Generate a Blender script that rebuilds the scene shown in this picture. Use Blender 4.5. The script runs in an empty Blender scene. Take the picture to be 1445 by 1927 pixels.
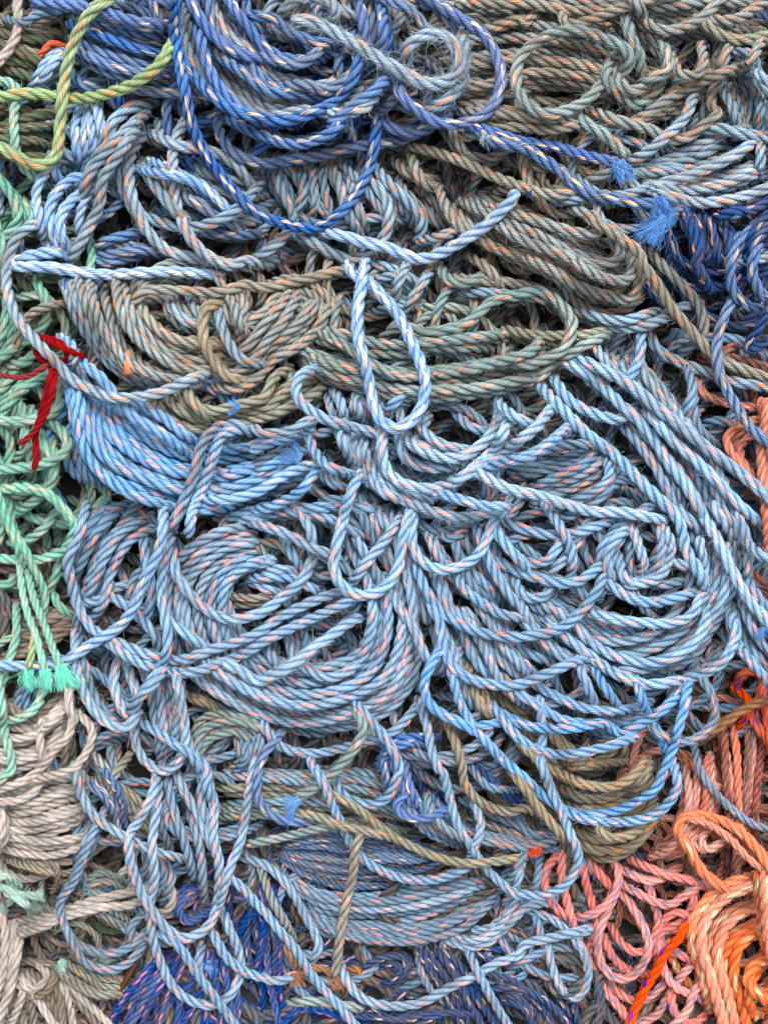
import bpy, math, random
import numpy as np

# ------------------------------------------------------------------ camera, world, sun, exposure
W_PX, H_PX = 1445.0, 1927.0      # the photograph's proportions, used as a drawing grid (1 grid unit = 0.5 mm)
S = 0.0005                        # metres per grid unit
D = 3000.0                        # camera height above the ground, in grid units
scene = bpy.context.scene
COL = scene.collection

cam_data = bpy.data.cameras.new('camera')
cam_data.sensor_fit = 'VERTICAL'
cam_data.sensor_height = 36.0
cam_data.lens = 36.0 * D / H_PX
cam_data.clip_start = 0.05
cam_data.clip_end = 100.0
cam = bpy.data.objects.new('camera', cam_data)
cam.location = (0, 0, D * S)
COL.objects.link(cam)
scene.camera = cam

SUN_EL, SUN_AZ = 62.0, 12.0       # azimuth measured from +y (top of the picture) towards +x
world = bpy.data.worlds.new('World')
scene.world = world
world.use_nodes = True
wn = world.node_tree
bg = wn.nodes['Background']
sky = wn.nodes.new('ShaderNodeTexSky')
sky.sky_type = 'NISHITA'
sky.sun_disc = False
sky.sun_elevation = math.radians(SUN_EL)
sky.sun_rotation = math.radians(SUN_AZ)
sky.air_density = 1.0
sky.dust_density = 6.0
sky.ozone_density = 1.0
ovc = wn.nodes.new('ShaderNodeHueSaturation')          # thin high cloud: the sky's own light, greyer
ovc.inputs['Saturation'].default_value = 0.2
wn.links.new(sky.outputs[0], ovc.inputs['Color'])
wn.links.new(ovc.outputs[0], bg.inputs[0])
bg.inputs[1].default_value = 0.14

sun_data = bpy.data.lights.new('sun', 'SUN')
sun_data.energy = 1.5
sun_data.angle = math.radians(32)
sun_data.color = (1.0, 0.96, 0.90)
sun = bpy.data.objects.new('sun', sun_data)
sun.rotation_euler = (math.radians(-(90 - SUN_EL)), 0, math.radians(-SUN_AZ))
COL.objects.link(sun)

scene.view_settings.view_transform = 'Standard'
scene.view_settings.look = 'None'
scene.view_settings.exposure = 0.84
scene.view_settings.gamma = 1.0
scene.view_settings.use_curve_mapping = False

rng = np.random.default_rng(11)
random.seed(5)

# ------------------------------------------------------------------ materials
def lin(c):
    return tuple(((v / 255.0) / 12.92 if v <= 10 else (((v / 255.0) + 0.055) / 1.055) ** 2.4) for v in c)

def rope_material(name, pale, deep, tracer, alt=None, grime=0.25, tw=0.2, tracer2=None, rough=0.95):
    """laid polypropylene: bleached yarns on the strand crowns, unfaded colour on the flanks, one marker yarn"""
    m = bpy.data.materials.new(name)
    m.use_nodes = True
    nt = m.node_tree; N = nt.nodes; Lk = nt.links
    bs = N['Principled BSDF']
    def mth(op, a, b=None, clamp=False):
        n = N.new('ShaderNodeMath'); n.operation = op; n.use_clamp = clamp
        for i, v in enumerate((a, b)):
            if v is None: continue
            if isinstance(v, (int, float)): n.inputs[i].default_value = v
            else: Lk.new(v, n.inputs[i])
        return n.outputs[0]
    def mix(f, a, b, mode='MIX'):
        n = N.new('ShaderNodeMix'); n.data_type = 'RGBA'; n.blend_type = mode
        if isinstance(f, (int, float)): n.inputs[0].default_value = f
        else: Lk.new(f, n.inputs[0])
        for i, v in ((6, a), (7, b)):
            if isinstance(v, tuple): n.inputs[i].default_value = (*v, 1)
            else: Lk.new(v, n.inputs[i])
        return n.outputs[2]
    def noise(scale, detail=2.0, vec=None):
        n = N.new('ShaderNodeTexNoise'); n.inputs['Scale'].default_value = scale
        n.inputs['Detail'].default_value = detail
        Lk.new(vec, n.inputs['Vector'])
        return n.outputs[0]
    def ramp(v, lo, hi):
        n = N.new('ShaderNodeMapRange'); n.inputs[1].default_value = lo; n.inputs[2].default_value = hi
        Lk.new(v, n.inputs[0]); return n.outputs[0]
    geo = N.new('ShaderNodeNewGeometry').outputs['Position']
    at = N.new('ShaderNodeAttribute'); at.attribute_name = 'rp'
    sp = N.new('ShaderNodeSeparateColor'); Lk.new(at.outputs['Color'], sp.inputs[0])
    marker, rnd, crown = sp.outputs[0], sp.outputs[1], sp.outputs[2]
    fibre = at.outputs['Alpha']
    uv = N.new('ShaderNodeUVMap'); uv.uv_map = 'UVMap'
    su = N.new('ShaderNodeSeparateXYZ'); Lk.new(uv.outputs[0], su.inputs[0])
    u, v = su.outputs[0], su.outputs[1]
    def soft(c, s=0.92):
        g = 0.3 * c[0] + 0.55 * c[1] + 0.15 * c[2]
        return tuple(g + (v - g) * s for v in c)
    pale, deep, tracer = soft(pale), soft(tuple(min(255, v * 1.2 + 12) for v in deep)), soft(tracer, 0.92)
    if alt: alt = soft(alt)
    P, Q = lin(pale), lin(deep)
    A = lin(alt) if alt else P
    big = noise(9.0, 2.0, geo)
    mid = noise(60.0, 3.0, geo)
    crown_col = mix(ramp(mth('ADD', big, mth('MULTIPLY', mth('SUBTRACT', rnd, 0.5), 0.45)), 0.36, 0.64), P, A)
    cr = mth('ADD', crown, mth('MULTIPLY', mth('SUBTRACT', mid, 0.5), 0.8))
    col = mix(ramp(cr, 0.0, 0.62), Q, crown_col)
    # marker yarn
    fr = mth('FRACT', u)
    mk = mth('LESS_THAN', fr, tw * 1.12)
    mk = mth('MULTIPLY', mk, mth('GREATER_THAN', marker, 0.5))
    vec2 = N.new('ShaderNodeCombineXYZ'); Lk.new(mth('MULTIPLY', u, 14.0), vec2.inputs[0]); Lk.new(mth('MULTIPLY', v, 0.9), vec2.inputs[1])
    yn = noise(1.0, 1.0, vec2.outputs[0])
    mk = mth('MULTIPLY', mk, ramp(yn, 0.34, 0.46))
    tcol = lin(tracer)
    dark = sum(tcol) < sum(P)
    t2 = tuple(min(1, c * (0.85 if dark else 0.6) + (0.06 if dark else 0.33) * p) for c, p in zip(tcol, P))
    tr = mix(ramp(mid, 0.35, 0.65), tcol, t2)
    col = mix(mth('MULTIPLY', mk, 0.92), col, tr)
    # single yarns, lighter and darker filaments
    col = mix(0.75, col, mix(ramp(yn, 0.34, 0.64), (0.55, 0.57, 0.60), (1.25, 1.25, 1.23)), 'MULTIPLY')
    # dirt
    gr = noise(26.0, 4.0, geo)
    gcol = (0.14, 0.105, 0.07)
    col = mix(mth('MULTIPLY', ramp(gr, 0.42, 0.68), min(0.6, grime * 1.1 + 0.1)), col, gcol)
    # rope to rope variation
    hv = N.new('ShaderNodeHueSaturation')
    Lk.new(mth('ADD', mth('MULTIPLY', rnd, 0.30), 0.84), hv.inputs['Value'])
    Lk.new(mth('ADD', mth('MULTIPLY', mth('FRACT', mth('MULTIPLY', rnd, 7.3)), 0.3), 0.85), hv.inputs['Saturation'])
    Lk.new(col, hv.inputs['Color']); col = hv.outputs[0]
    # loose fibres are bleached
    col = mix(mth('MULTIPLY', fibre, 0.5), col, A)
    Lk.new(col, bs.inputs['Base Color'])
    bs.inputs['Roughness'].default_value = rough
    bs.inputs['Specular IOR Level'].default_value = 0.12
    ys = mth('SINE', mth('MULTIPLY', u, 2 * math.pi * 9.0))
    h = mth('ADD', mth('MULTIPLY', ys, 0.5), mth('MULTIPLY', yn, 1.6))
    bp = N.new('ShaderNodeBump'); bp.inputs['Strength'].default_value = 0.8; bp.inputs['Distance'].default_value = 0.0007
    Lk.new(h, bp.inputs['Height']); Lk.new(bp.outputs[0], bs.inputs['Normal'])
    return m

PAL = {
 # key: pale crown, deep flank, marker, alternative crown
 'bd': ((94,134,188), (24,50,112), (236,204,168), (76,112,170), 0.16, 0.17),
 'bm': ((112,142,180), (32,52,92), (232,188,144), (92,118,156), 0.24, 0.17),
 'bl': ((156,188,220), (70,106,158), (250,222,165), (138,170,206), 0.08, 0.20),
 'gb': ((150,178,196), (52,78,106), (226,142,100), (130,150,162), 0.26, 0.17),
 'pb': ((166,186,200), (70,96,128), (238,160,116), (148,164,172), 0.22, 0.20),
 'gr': ((152,162,162), (60,70,80), (226,136,92), (150,142,124), 0.34, 0.17),
 'ol': ((156,160,146), (72,76,68), (218,142,98), (142,142,124), 0.36, 0.16),
 'tl': ((170,184,178), (58,80,86), (226,152,126), (122,142,140), 0.30, 0.20),
 'sb': ((132,178,214), (44,90,148), (240,172,160), (112,160,202), 0.14, 0.18),
 'mb': ((144,178,206), (58,90,128), (242,152,132), (132,160,182), 0.16, 0.18),
 'ms': ((124,156,182), (50,76,108), (236,140,118), (112,138,160), 0.24, 0.18),
 'pm': ((156,190,214), (70,106,146), (244,168,148), (146,176,198), 0.14, 0.18),
 'un': ((84,96,112), (26,34,48), (170,110,90), (92,84,76), 0.6, 0.15),  # buried rope, grimed, with the shade of the gaps in its dark colour
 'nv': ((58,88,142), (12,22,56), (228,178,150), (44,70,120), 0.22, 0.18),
 'rb': ((54,94,172), (14,38,96), (236,134,116), (44,80,152), 0.16, 0.2),
 'tn': ((160,148,124), (92,82,66), (222,148,94), (144,136,118), 0.38, 0.18),
 'gn': ((168,190,144), (88,114,78), (222,152,108), (142,162,118), 0.28, 0.18),
 'tg': ((148,196,176), (60,124,110), (226,176,152), (126,168,152), 0.26, 0.18),
 'mg': ((148,206,184), (72,152,132), (236,190,166), (132,192,170), 0.16, 0.17),
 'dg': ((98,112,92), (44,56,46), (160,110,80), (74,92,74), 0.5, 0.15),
 'wh': ((196,188,180), (128,120,116), (224,176,154), (174,166,160), 0.34, 0.10),
 'dw': ((150,138,126), (84,74,66), (176,150,120), (122,110,100), 0.55, 0.12),
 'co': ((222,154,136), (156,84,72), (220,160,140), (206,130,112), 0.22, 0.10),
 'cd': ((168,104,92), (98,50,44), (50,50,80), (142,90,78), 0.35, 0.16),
 'pk': ((230,150,144), (174,86,84), (96,128,180), (222,134,126), 0.14, 0.18),
 'og': ((232,134,96), (176,84,56), (190,208,166), (222,132,98), 0.20, 0.20),
 'ro': ((236,96,56), (184,56,30), (30,50,170), (226,86,48), 0.10, 0.22),
 'rd': ((172,42,46), (110,16,24), (190,60,66), (150,34,40), 0.15, 0.10),
 'br': ((186,134,100), (112,72,48), (190,140,110), (160,112,80), 0.35, 0.10),
 'fb': ((112,164,218), (60,112,184), (160,198,232), (84,140,204), 0.0, 0.3),
 'fo': ((244,150,96), (220,110,60), (250,180,130), (238,130,80), 0.0, 0.3),
 'fr': ((240,92,50), (200,60,24), (246,110,70), (230,76,40), 0.0, 0.3),
 'fg': ((130,224,200), (80,190,166), (190,230,210), (110,210,186), 0.0, 0.3),
 'fw': ((176,204,192), (120,156,146), (200,214,200), (150,186,176), 0.2, 0.3),
 'bw': ((96,58,34), (50,28,16), (96,58,34), (70,40,24), 0.3, 0.1),
}
MATN = {'un':'soiled_gap_shade_rope','bd':'deep_blue_rope','bm':'faded_blue_rope','bl':'light_blue_rope','gb':'grey_blue_rope','pb':'pale_grey_blue_rope','gr':'taupe_rope','ol':'olive_grey_rope',
 'tl':'teal_grey_rope','sb':'sky_blue_rope','mb':'steel_blue_rope','ms':'slate_blue_rope','pm':'pale_steel_blue_rope','nv':'navy_rope','rb':'royal_blue_rope','tn':'tan_rope',
 'gn':'green_rope','tg':'sea_green_rope','mg':'mint_rope','dg':'dark_green_rope','wh':'off_white_rope','dw':'dirty_white_rope','co':'salmon_rope','cd':'dark_coral_rope',
 'pk':'pink_rope','og':'orange_rope','ro':'red_orange_rope','rd':'red_twine','br':'brown_rope','fb':'bright_blue_fibre','fo':'orange_fibre','fr':'red_orange_fibre',
 'fg':'mint_fibre','fw':'pale_green_fibre','bw':'rotten_wood'}
MATS = {}
def mat(k):
    if k not in MATS:
        p = PAL[k]
        MATS[k] = rope_material(MATN[k], p[0], p[1], p[2], p[3], p[4], p[5])
    return MATS[k]

# ------------------------------------------------------------------ paths
ORG = {1:(0,0),2:(480,0),3:(945,0),4:(0,480),5:(480,480),6:(945,480),7:(0,950),8:(480,950),9:(945,950),10:(0,1427),11:(480,1427),12:(945,1427),0:(0,0)}
def pts(s):
    """'5: x,y x,y | 6: x,y' -> grid points; tile 0 is the whole sheet, the others are enlarged drawing tiles"""
    out = []
    for seg in s.split('|'):
        t, body = seg.split(':')
        t = int(t); ox, oy = ORG[t]; k = 1.0 if t == 0 else 500.0 / 1445.0
        for w in body.split():
            x, y = w.split(',')
            out.append((ox + float(x) * k, oy + float(y) * k))
    return np.array(out)

def resample(p, step=None, n=None):
    """smooth curve through p, evenly spaced"""
    q = np.vstack([2 * p[0] - p[1], p, 2 * p[-1] - p[-2]])
    out = []
    for i in range(1, len(q) - 2):
        a, b, c, d = q[i - 1], q[i], q[i + 1], q[i + 2]
        m = max(4, int(np.hypot(*(c - b)) / 4))
        t = (np.arange(m) / m)[:, None]
        out.append(0.5 * ((2 * b) + (c - a) * t + (2 * a - 5 * b + 4 * c - d) * t ** 2 + (-a + 3 * b - 3 * c + d) * t ** 3))
    out.append(q[-2][None])
    c = np.vstack(out)
    for _ in range(3):
        c[1:-1] = 0.25 * c[:-2] + 0.5 * c[1:-1] + 0.25 * c[2:]
    l = np.r_[0, np.cumsum(np.hypot(*np.diff(c, axis=0).T))]
    if n is None: n = max(6, int(l[-1] / step) + 1)
    s = np.linspace(0, l[-1], n)
    return np.c_[np.interp(s, l, c[:, 0]), np.interp(s, l, c[:, 1])]

def smooth1(a, sig):
    k = int(sig * 3) + 1
    if len(a) < 3: return a
    x = np.arange(-k, k + 1); w = np.exp(-0.5 * (x / sig) ** 2); w /= w.sum()
    ap = np.r_[np.full(k, a[0]), a, np.full(k, a[-1])]
    return np.convolve(ap, w, 'valid')

# ------------------------------------------------------------------ the resting heights of the pile
CELL = 3.0; GX0, GY0 = -260.0, -260.0
GW, GH = int((W_PX + 520) / CELL) + 2, int((H_PX + 520) / CELL) + 2
HF = np.zeros((GH, GW))
def cell(x, y):
    return (np.clip(((y - GY0) / CELL).round().astype(int), 0, GH - 1), np.clip(((x - GX0) / CELL).round().astype(int), 0, GW - 1))
def near_edge(p, m=14):
    return p[0] < m or p[0] > W_PX - m or p[1] < m or p[1] > H_PX - m

def settle(p, r, tuck, lift=0.0, stiff=0.42):
    """let the rope down on what already lies there; returns heights along p (spacing 3)"""
    t = np.gradient(p, axis=0); t /= np.linalg.norm(t, axis=1)[:, None] + 1e-9
    nrm = np.c_[-t[:, 1], t[:, 0]]
    z = np.full(len(p), r)
    for o in (-0.55, -0.28, 0, 0.28, 0.55):
        q = p + nrm * (o * r)
        z = np.maximum(z, HF[cell(q[:, 0], q[:, 1])] + r * math.sqrt(1 - o * o))
    z = z - 0.14 * r
    s = np.arange(len(z)) * 3.0
    z = np.maximum(z, np.maximum.accumulate(z + stiff * s) - stiff * s)
    zr = z[::-1]; z = np.maximum(z, (np.maximum.accumulate(zr + stiff * s) - stiff * s)[::-1])
    z = smooth1(z, 3.2) + lift
    for side, tk in enumerate(tuck):
        if not tk: continue
        n = min(len(z), 17)
        w = (1 - np.arange(n) / n) ** 1.7 * 4.6 * r
        if side == 0: z[:n] -= w
        else: z[-n:] -= w[::-1]
    for o in np.arange(-r, r + 0.1, 2.0):
        q = p + nrm * o
        ij = cell(q[:, 0], q[:, 1])
        np.maximum.at(HF, ij, z + math.sqrt(max(0.0, r * r - o * o)) * 0.96)
    return z

def to_world(x, y, z):
    k = (D - z) / D
    return np.stack([(x - W_PX / 2) * k * S, (H_PX / 2 - y) * k * S, z * S], -1)

# ------------------------------------------------------------------ meshes
def make_mesh(name, V, F4, uv, rp, material):
    me = bpy.data.meshes.new(name)
    me.vertices.add(len(V)); me.vertices.foreach_set('co', V.astype(np.float32).ravel())
    nf = len(F4)
    me.loops.add(nf * 4); me.loops.foreach_set('vertex_index', F4.astype(np.int32).ravel())
    me.polygons.add(nf)
    me.polygons.foreach_set('loop_start', np.arange(0, nf * 4, 4, dtype=np.int32))
    me.polygons.foreach_set('use_smooth', np.ones(nf, dtype=bool))
    ul = me.uv_layers.new(name='UVMap')
    ul.uv.foreach_set('vector', uv[F4.ravel()].astype(np.float32).ravel())
    at = me.attributes.new('rp', 'FLOAT_COLOR', 'POINT')
    at.data.foreach_set('color', rp.astype(np.float32).ravel())
    me.materials.append(material)
    me.update(calc_edges=True)
    return me

NPHI = 9
def fibres(base, direc, length, width, rnd, bend=0.5, seg=3):
    """thin curved ribbons: base (n,3), direc (n,3)"""
    n = len(base)
    d = direc / (np.linalg.norm(direc, axis=1)[:, None] + 1e-9)
    side = np.cross(d, rng.normal(size=(n, 3))); side /= np.linalg.norm(side, axis=1)[:, None] + 1e-9
    b2 = rng.normal(size=(n, 3)) * bend
    b2[:, 2] -= 0.1
    V = []
    for k in range(seg + 1):
        t = k / seg
        c = base + (d * t + b2 * t * t) * length[:, None]
        w = (width * (1 - 0.75 * t))[:, None]
        V.append(c - side * w); V.append(c + side * w)
    V = np.stack(V, 1)                                   # n, 2(seg+1), 3
    idx = np.arange(n)[:, None] * (2 * (seg + 1))
    F = [np.concatenate([idx + 2 * k, idx + 2 * k + 1, idx + 2 * k + 3, idx + 2 * k + 2], 1) for k in range(seg)]
    F = np.concatenate(F, 0)
    nv = n * 2 * (seg + 1)
    uvv = np.zeros((nv, 2)); uvv[:, 0] = 0.6 + np.repeat(rng.random(n) * 0.35, 2 * (seg + 1))
    rp = np.zeros((nv, 4)); rp[:, 1] = rnd; rp[:, 2] = 0.8; rp[:, 3] = 1
    return V.reshape(-1, 3), F, uvv, rp

def rope_mesh(name, P, r, key, fuzz=0.25, lay=3.95, fine=True, strands=3, marker=True):
    """P (m,3) world centre line; three strands laid right-handed"""
    rw = r * S
    T = np.gradient(P, axis=0); T /= np.linalg.norm(T, axis=1)[:, None] + 1e-12
    up = np.array([0, 0, 1.0])
    Nn = up - T * (T @ up)[:, None]; Nn /= np.linalg.norm(Nn, axis=1)[:, None] + 1e-12
    B = np.cross(T, Nn)
    s = np.r_[0, np.cumsum(np.linalg.norm(np.diff(P, axis=0), axis=1))]
    L = lay * 2 * rw * (0.86 + 0.28 * rng.random())
    th0 = rng.random() * 6.28
    wob = smooth1(rng.normal(size=len(P)), 9) * 1.5
    drift = smooth1(rng.normal(size=len(P)), 25) * 0.9 + rng.normal() * 0.06
    second = rng.random() < 0.28
    rnd = rng.random()
    rs = 0.545 * rw; rc = rw - rs
    Rv = 1 + smooth1(rng.normal(size=len(P)), 5) * 0.08
    Rv[0] *= 0.2; Rv[1] *= 0.8; Rv[-1] *= 0.2; Rv[-2] *= 0.8          # strands close at the cut
    VV, FF, UU, RR = [], [], [], []
    off = 0
    phi = np.linspace(-2.15, 2.15, NPHI)
    m = len(P)
    kk = 2.0 / L
    u0 = rng.random() * 50
    for j in range(strands):
        th = 2 * math.pi * s / L + wob + th0 + j * 2 * math.pi / strands
        cx = rc * np.cos(th) * Rv; cy = rc * np.sin(th) * Rv
        a = th[:, None] + phi[None, :]
        rad = rs * Rv[:, None]
        X = cx[:, None] + rad * np.cos(a); Y = cy[:, None] + rad * np.sin(a)
        V = P[:, None, :] + X[..., None] * Nn[:, None, :] + Y[..., None] * B[:, None, :]
        VV.append(V.reshape(-1, 3))
        i0 = (np.arange(m - 1)[:, None] * NPHI + np.arange(NPHI - 1)[None, :]) + off
        FF.append(np.stack([i0, i0 + 1, i0 + NPHI + 1, i0 + NPHI], -1).reshape(-1, 4))
        uu = (phi / (2 * math.pi))[None, :] + (th / math.pi + drift)[:, None] + 0.11 + 40 * j
        vv = np.repeat((s / (2 * rw))[:, None], NPHI, 1) + j * 31
        UU.append(np.stack([uu, vv], -1).reshape(-1, 2))
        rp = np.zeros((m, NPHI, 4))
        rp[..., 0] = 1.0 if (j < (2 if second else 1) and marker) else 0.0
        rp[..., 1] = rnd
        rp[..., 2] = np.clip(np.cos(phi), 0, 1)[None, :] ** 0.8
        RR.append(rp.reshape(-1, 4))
        off += m * NPHI
    # closed ends
    if fuzz > 0:
        Ltot = s[-1] / S
        n = int(Ltot * (fuzz * 1.5 + 0.08))
        if n:
            i = rng.integers(1, m - 1, n)
            a = rng.random(n) * 2 * math.pi
            rad = rw * 0.93
            dirn = np.cos(a)[:, None] * Nn[i] + np.sin(a)[:, None] * B[i]
            base = P[i] + dirn * rad + T[i] * (rng.random(n)[:, None] - .5) * 4 * S
            dr = dirn * (0.35 + 0.5 * rng.random((n, 1))) + T[i] * rng.choice([-1, 1], n)[:, None] * 0.9 + rng.normal(size=(n, 3)) * 0.3
            ln = rw * (0.35 + 0.75 * rng.random(n) ** 2) * (1.0 + min(fuzz, 2) * 0.35)
            V, F, U, R = fibres(base, dr, ln, np.full(n, 0.36 * S), rnd, bend=0.6, seg=2)
            VV.append(V); FF.append(F + off); UU.append(U); RR.append(R); off += len(V)
    return make_mesh(name, np.concatenate(VV), np.concatenate(FF), np.concatenate(UU), np.concatenate(RR), mat(key))

# ------------------------------------------------------------------ things
ITEMS = []            # laid down in order of their key
CUR = None
SEQ = [0]
class Thing:
    pass
def thing(name, label, cat, group=None):
    global CUR
    CUR = Thing(); CUR.name, CUR.label, CUR.cat, CUR.group = name, label, cat, group
    CUR.parts = []
def _add(kind, order=None, **kw):
    SEQ[0] += 1
    ITEMS.append(((SEQ[0] if order is None else order * 1000 + SEQ[0] * 0.001), SEQ[0], CUR, kind, kw))
def R(key, r, path, part='turn', fuzz=0.25, ends='tt', lift=0.0, order=None, stiff=0.42, lay=3.95, **kw):
    """one run of rope. ends: t = tucked under, c = cut, f = frayed"""
    _add('rope', order, key=key, r=r, p=pts(path) if isinstance(path, str) else path, part=part, fuzz=fuzz, ends=ends, lift=lift, stiff=stiff, lay=lay, **kw)
def Bn(keys, r, n, A, B, jit=0.22, fuzz=0.15, part='turn', order=None, ends='tt', spread=1.0):
    """n neighbouring turns between the boundary runs A and B"""
    a = resample(pts(A), n=40); b = resample(pts(B), n=40)
    keys = keys.split()
    gap = float(np.percentile(np.hypot(*(a - b).T), 80))
    n = int(min(n, max(2, round(gap / (1.38 * r)))))
    ts = (np.arange(n) + 0.5) / n + rng.normal(size=n) * 0.12 / n
    for i in rng.permutation(n):
        t = ts[i] + smooth1(rng.normal(size=40) * 1.6, 6) * jit / n
        # turns do not keep exact company: drift across the lay
        t = t + np.linspace(-1, 1, 40) * rng.normal() * 0.5 / n
        p = a * (1 - t)[:, None] + b * t[:, None]
        c = int(rng.integers(0, 3)); d = int(rng.integers(0, 3))
        p = p[c: 40 - d][::3]
        _add('rope', order, key=keys[int(rng.integers(len(keys)))], r=r * (0.96 + 0.08 * rng.random()), p=p, part=part, fuzz=fuzz, ends=ends, lift=0.0, stiff=0.42, lay=3.95)
def Fill(keys, r, n, cx, cy, rx, ry, order=-1, fuzz=0.0, size=110):
    """deeper turns of the same rope seen between the upper ones"""
    keys = keys.split()
    for i in range(int(n * 0.55)):
        a = rng.random() * 6.28; q = math.sqrt(rng.random())
        x, y = cx + rx * q * math.cos(a), cy + ry * q * math.sin(a)
        R0 = size * (0.5 + 0.8 * rng.random()); asp = 0.5 + 0.5 * rng.random(); ph = rng.random() * 6.28; rot = rng.random() * 3.14
        st = ph + np.linspace(0, 2.2 + 2.6 * rng.random(), 9)
        ex = R0 * np.cos(st); ey = R0 * asp * np.sin(st)
        p = np.c_[x + ex * math.cos(rot) - ey * math.sin(rot), y + ex * math.sin(rot) + ey * math.cos(rot)]
        _add('rope', order, key=keys[int(rng.integers(len(keys)))], r=r, p=p, part='turn', fuzz=fuzz, ends='tt', lift=0.0, stiff=0.3, lay=3.95)
def Fray(key, x, y, ang, length, width, n=120, part='frayed_end', spread=0.5, tile=None, lift=6, w=0.55):
    """loose fibres fanning out of a rope's end; ang in degrees, 0 = right, 90 = down"""
    if tile: ox, oy = ORG[tile]; x, y = ox + x * 500 / 1445, oy + y * 500 / 1445
    _add('fray', None, key=key, x=x, y=y, ang=ang, length=length, width=width, n=n, part=part, spread=spread, lift=lift, w=w)

def rings(key, r, base, cx, cy, scales, fuzz=0.12):
    """nested long turns of one coil"""
    b = pts('0: ' + base)
    for sc in scales:
        q = b[int(rng.integers(0, 2)): len(b) - int(rng.integers(0, 2))]
        q = (q - (cx, cy)) * (sc * (1 + rng.normal() * 0.03), sc * (1 + rng.normal() * 0.03)) + (cx + rng.normal() * 6, cy + rng.normal() * 6)
        R(key, r, q, fuzz=fuzz)

# ================================================================== THE PILE, from the bottom up
# ---- bottom edge
thing('rope_coil', 'bright royal blue rope with coral flecks in a dense fan at the bottom edge', 'rope coil')
Fill('rb', 9, 26, 400, 1800, 130, 150)
Bn('rb', 9, 11, '10: 850,1080 760,1180 660,1300 600,1400 570,1445', '10: 1090,1060 1090,1200 1120,1320 1130,1445')
Bn('rb', 8.5, 7, '10: 960,960 900,1150 800,1300 740,1445', '10: 1280,1000 1330,1180 1380,1300 1440,1445')
Bn('rb', 8.5, 5, '11: 10,650 20,900 10,1100 40,1445', '11: 110,700 160,1000 150,1200 180,1445')
Bn('rb', 8.5, 5, '10: 1000,900 940,800 1000,700 1080,640', '10: 1130,840 1020,900 980,820 1110,720')
R('rb', 8.5, '10: 1290,980 1330,900 1400,830 1440,900 1420,1050 1370,1200')
R('rb', 8.5, '11: 180,1410 220,1370 320,1370 440,1400 560,1440')

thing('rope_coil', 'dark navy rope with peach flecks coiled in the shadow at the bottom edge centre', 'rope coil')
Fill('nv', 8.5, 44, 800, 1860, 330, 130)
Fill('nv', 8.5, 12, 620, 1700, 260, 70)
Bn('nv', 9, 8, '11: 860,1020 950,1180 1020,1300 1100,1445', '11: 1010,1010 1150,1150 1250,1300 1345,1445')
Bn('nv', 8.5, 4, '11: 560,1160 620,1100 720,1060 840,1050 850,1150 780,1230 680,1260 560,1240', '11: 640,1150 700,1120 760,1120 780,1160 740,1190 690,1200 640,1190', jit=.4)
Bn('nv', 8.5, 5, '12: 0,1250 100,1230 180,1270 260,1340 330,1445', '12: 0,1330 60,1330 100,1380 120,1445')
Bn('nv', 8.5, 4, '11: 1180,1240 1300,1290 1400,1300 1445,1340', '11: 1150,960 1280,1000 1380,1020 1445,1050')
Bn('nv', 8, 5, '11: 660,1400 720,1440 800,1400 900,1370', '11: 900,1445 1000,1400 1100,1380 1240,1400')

# ---- right side, bottom to top
thing('rope_coil', 'dark coral rope with navy flecks hanging in straight strands at the right edge, lower half', 'rope coil')
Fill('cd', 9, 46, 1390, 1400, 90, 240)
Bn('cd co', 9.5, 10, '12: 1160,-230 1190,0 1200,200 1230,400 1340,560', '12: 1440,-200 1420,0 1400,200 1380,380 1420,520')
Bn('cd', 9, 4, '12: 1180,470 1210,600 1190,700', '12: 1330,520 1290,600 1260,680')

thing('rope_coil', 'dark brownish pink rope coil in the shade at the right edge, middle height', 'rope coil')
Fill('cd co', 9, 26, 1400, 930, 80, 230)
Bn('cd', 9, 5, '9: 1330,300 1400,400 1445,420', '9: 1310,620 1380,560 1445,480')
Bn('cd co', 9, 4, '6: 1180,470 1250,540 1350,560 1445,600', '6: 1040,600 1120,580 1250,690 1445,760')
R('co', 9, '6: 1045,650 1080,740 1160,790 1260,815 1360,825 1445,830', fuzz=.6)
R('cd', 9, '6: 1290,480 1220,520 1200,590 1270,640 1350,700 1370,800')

thing('rope_coil', 'salmon pink rope coil with looped-over top at the right edge beside the navy rope end', 'rope coil')
Bn('co', 9.5, 5, '6: 1445,880 1330,890 1240,930 1200,1010 1250,1100 1320,1180 1380,1300 1445,1400', '6: 1440,960 1370,980 1310,1030 1310,1100 1350,1180 1400,1260 1445,1310', fuzz=.3)
Bn('co', 10, 3, '6: 1400,1000 1390,1150 1420,1300 1430,1445', '6: 1440,1050 1440,1150 1445,1200 1445,1300')

thing('rope_coil', 'salmon rope hank hanging in a curved bundle below the steel blue loops at lower right', 'rope coil')
Fill('co', 9, 18, 1290, 1530, 110, 90)
Bn('co', 10, 9, '12: 950,60 965,200 930,340 860,460 780,500', '12: 1160,0 1160,150 1130,330 1050,480 880,560', fuzz=.25)
Bn('co', 9.5, 4, '12: 1040,380 1000,450 1060,500 1180,470', '12: 1160,380 1100,430 1110,500 1220,440')

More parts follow.
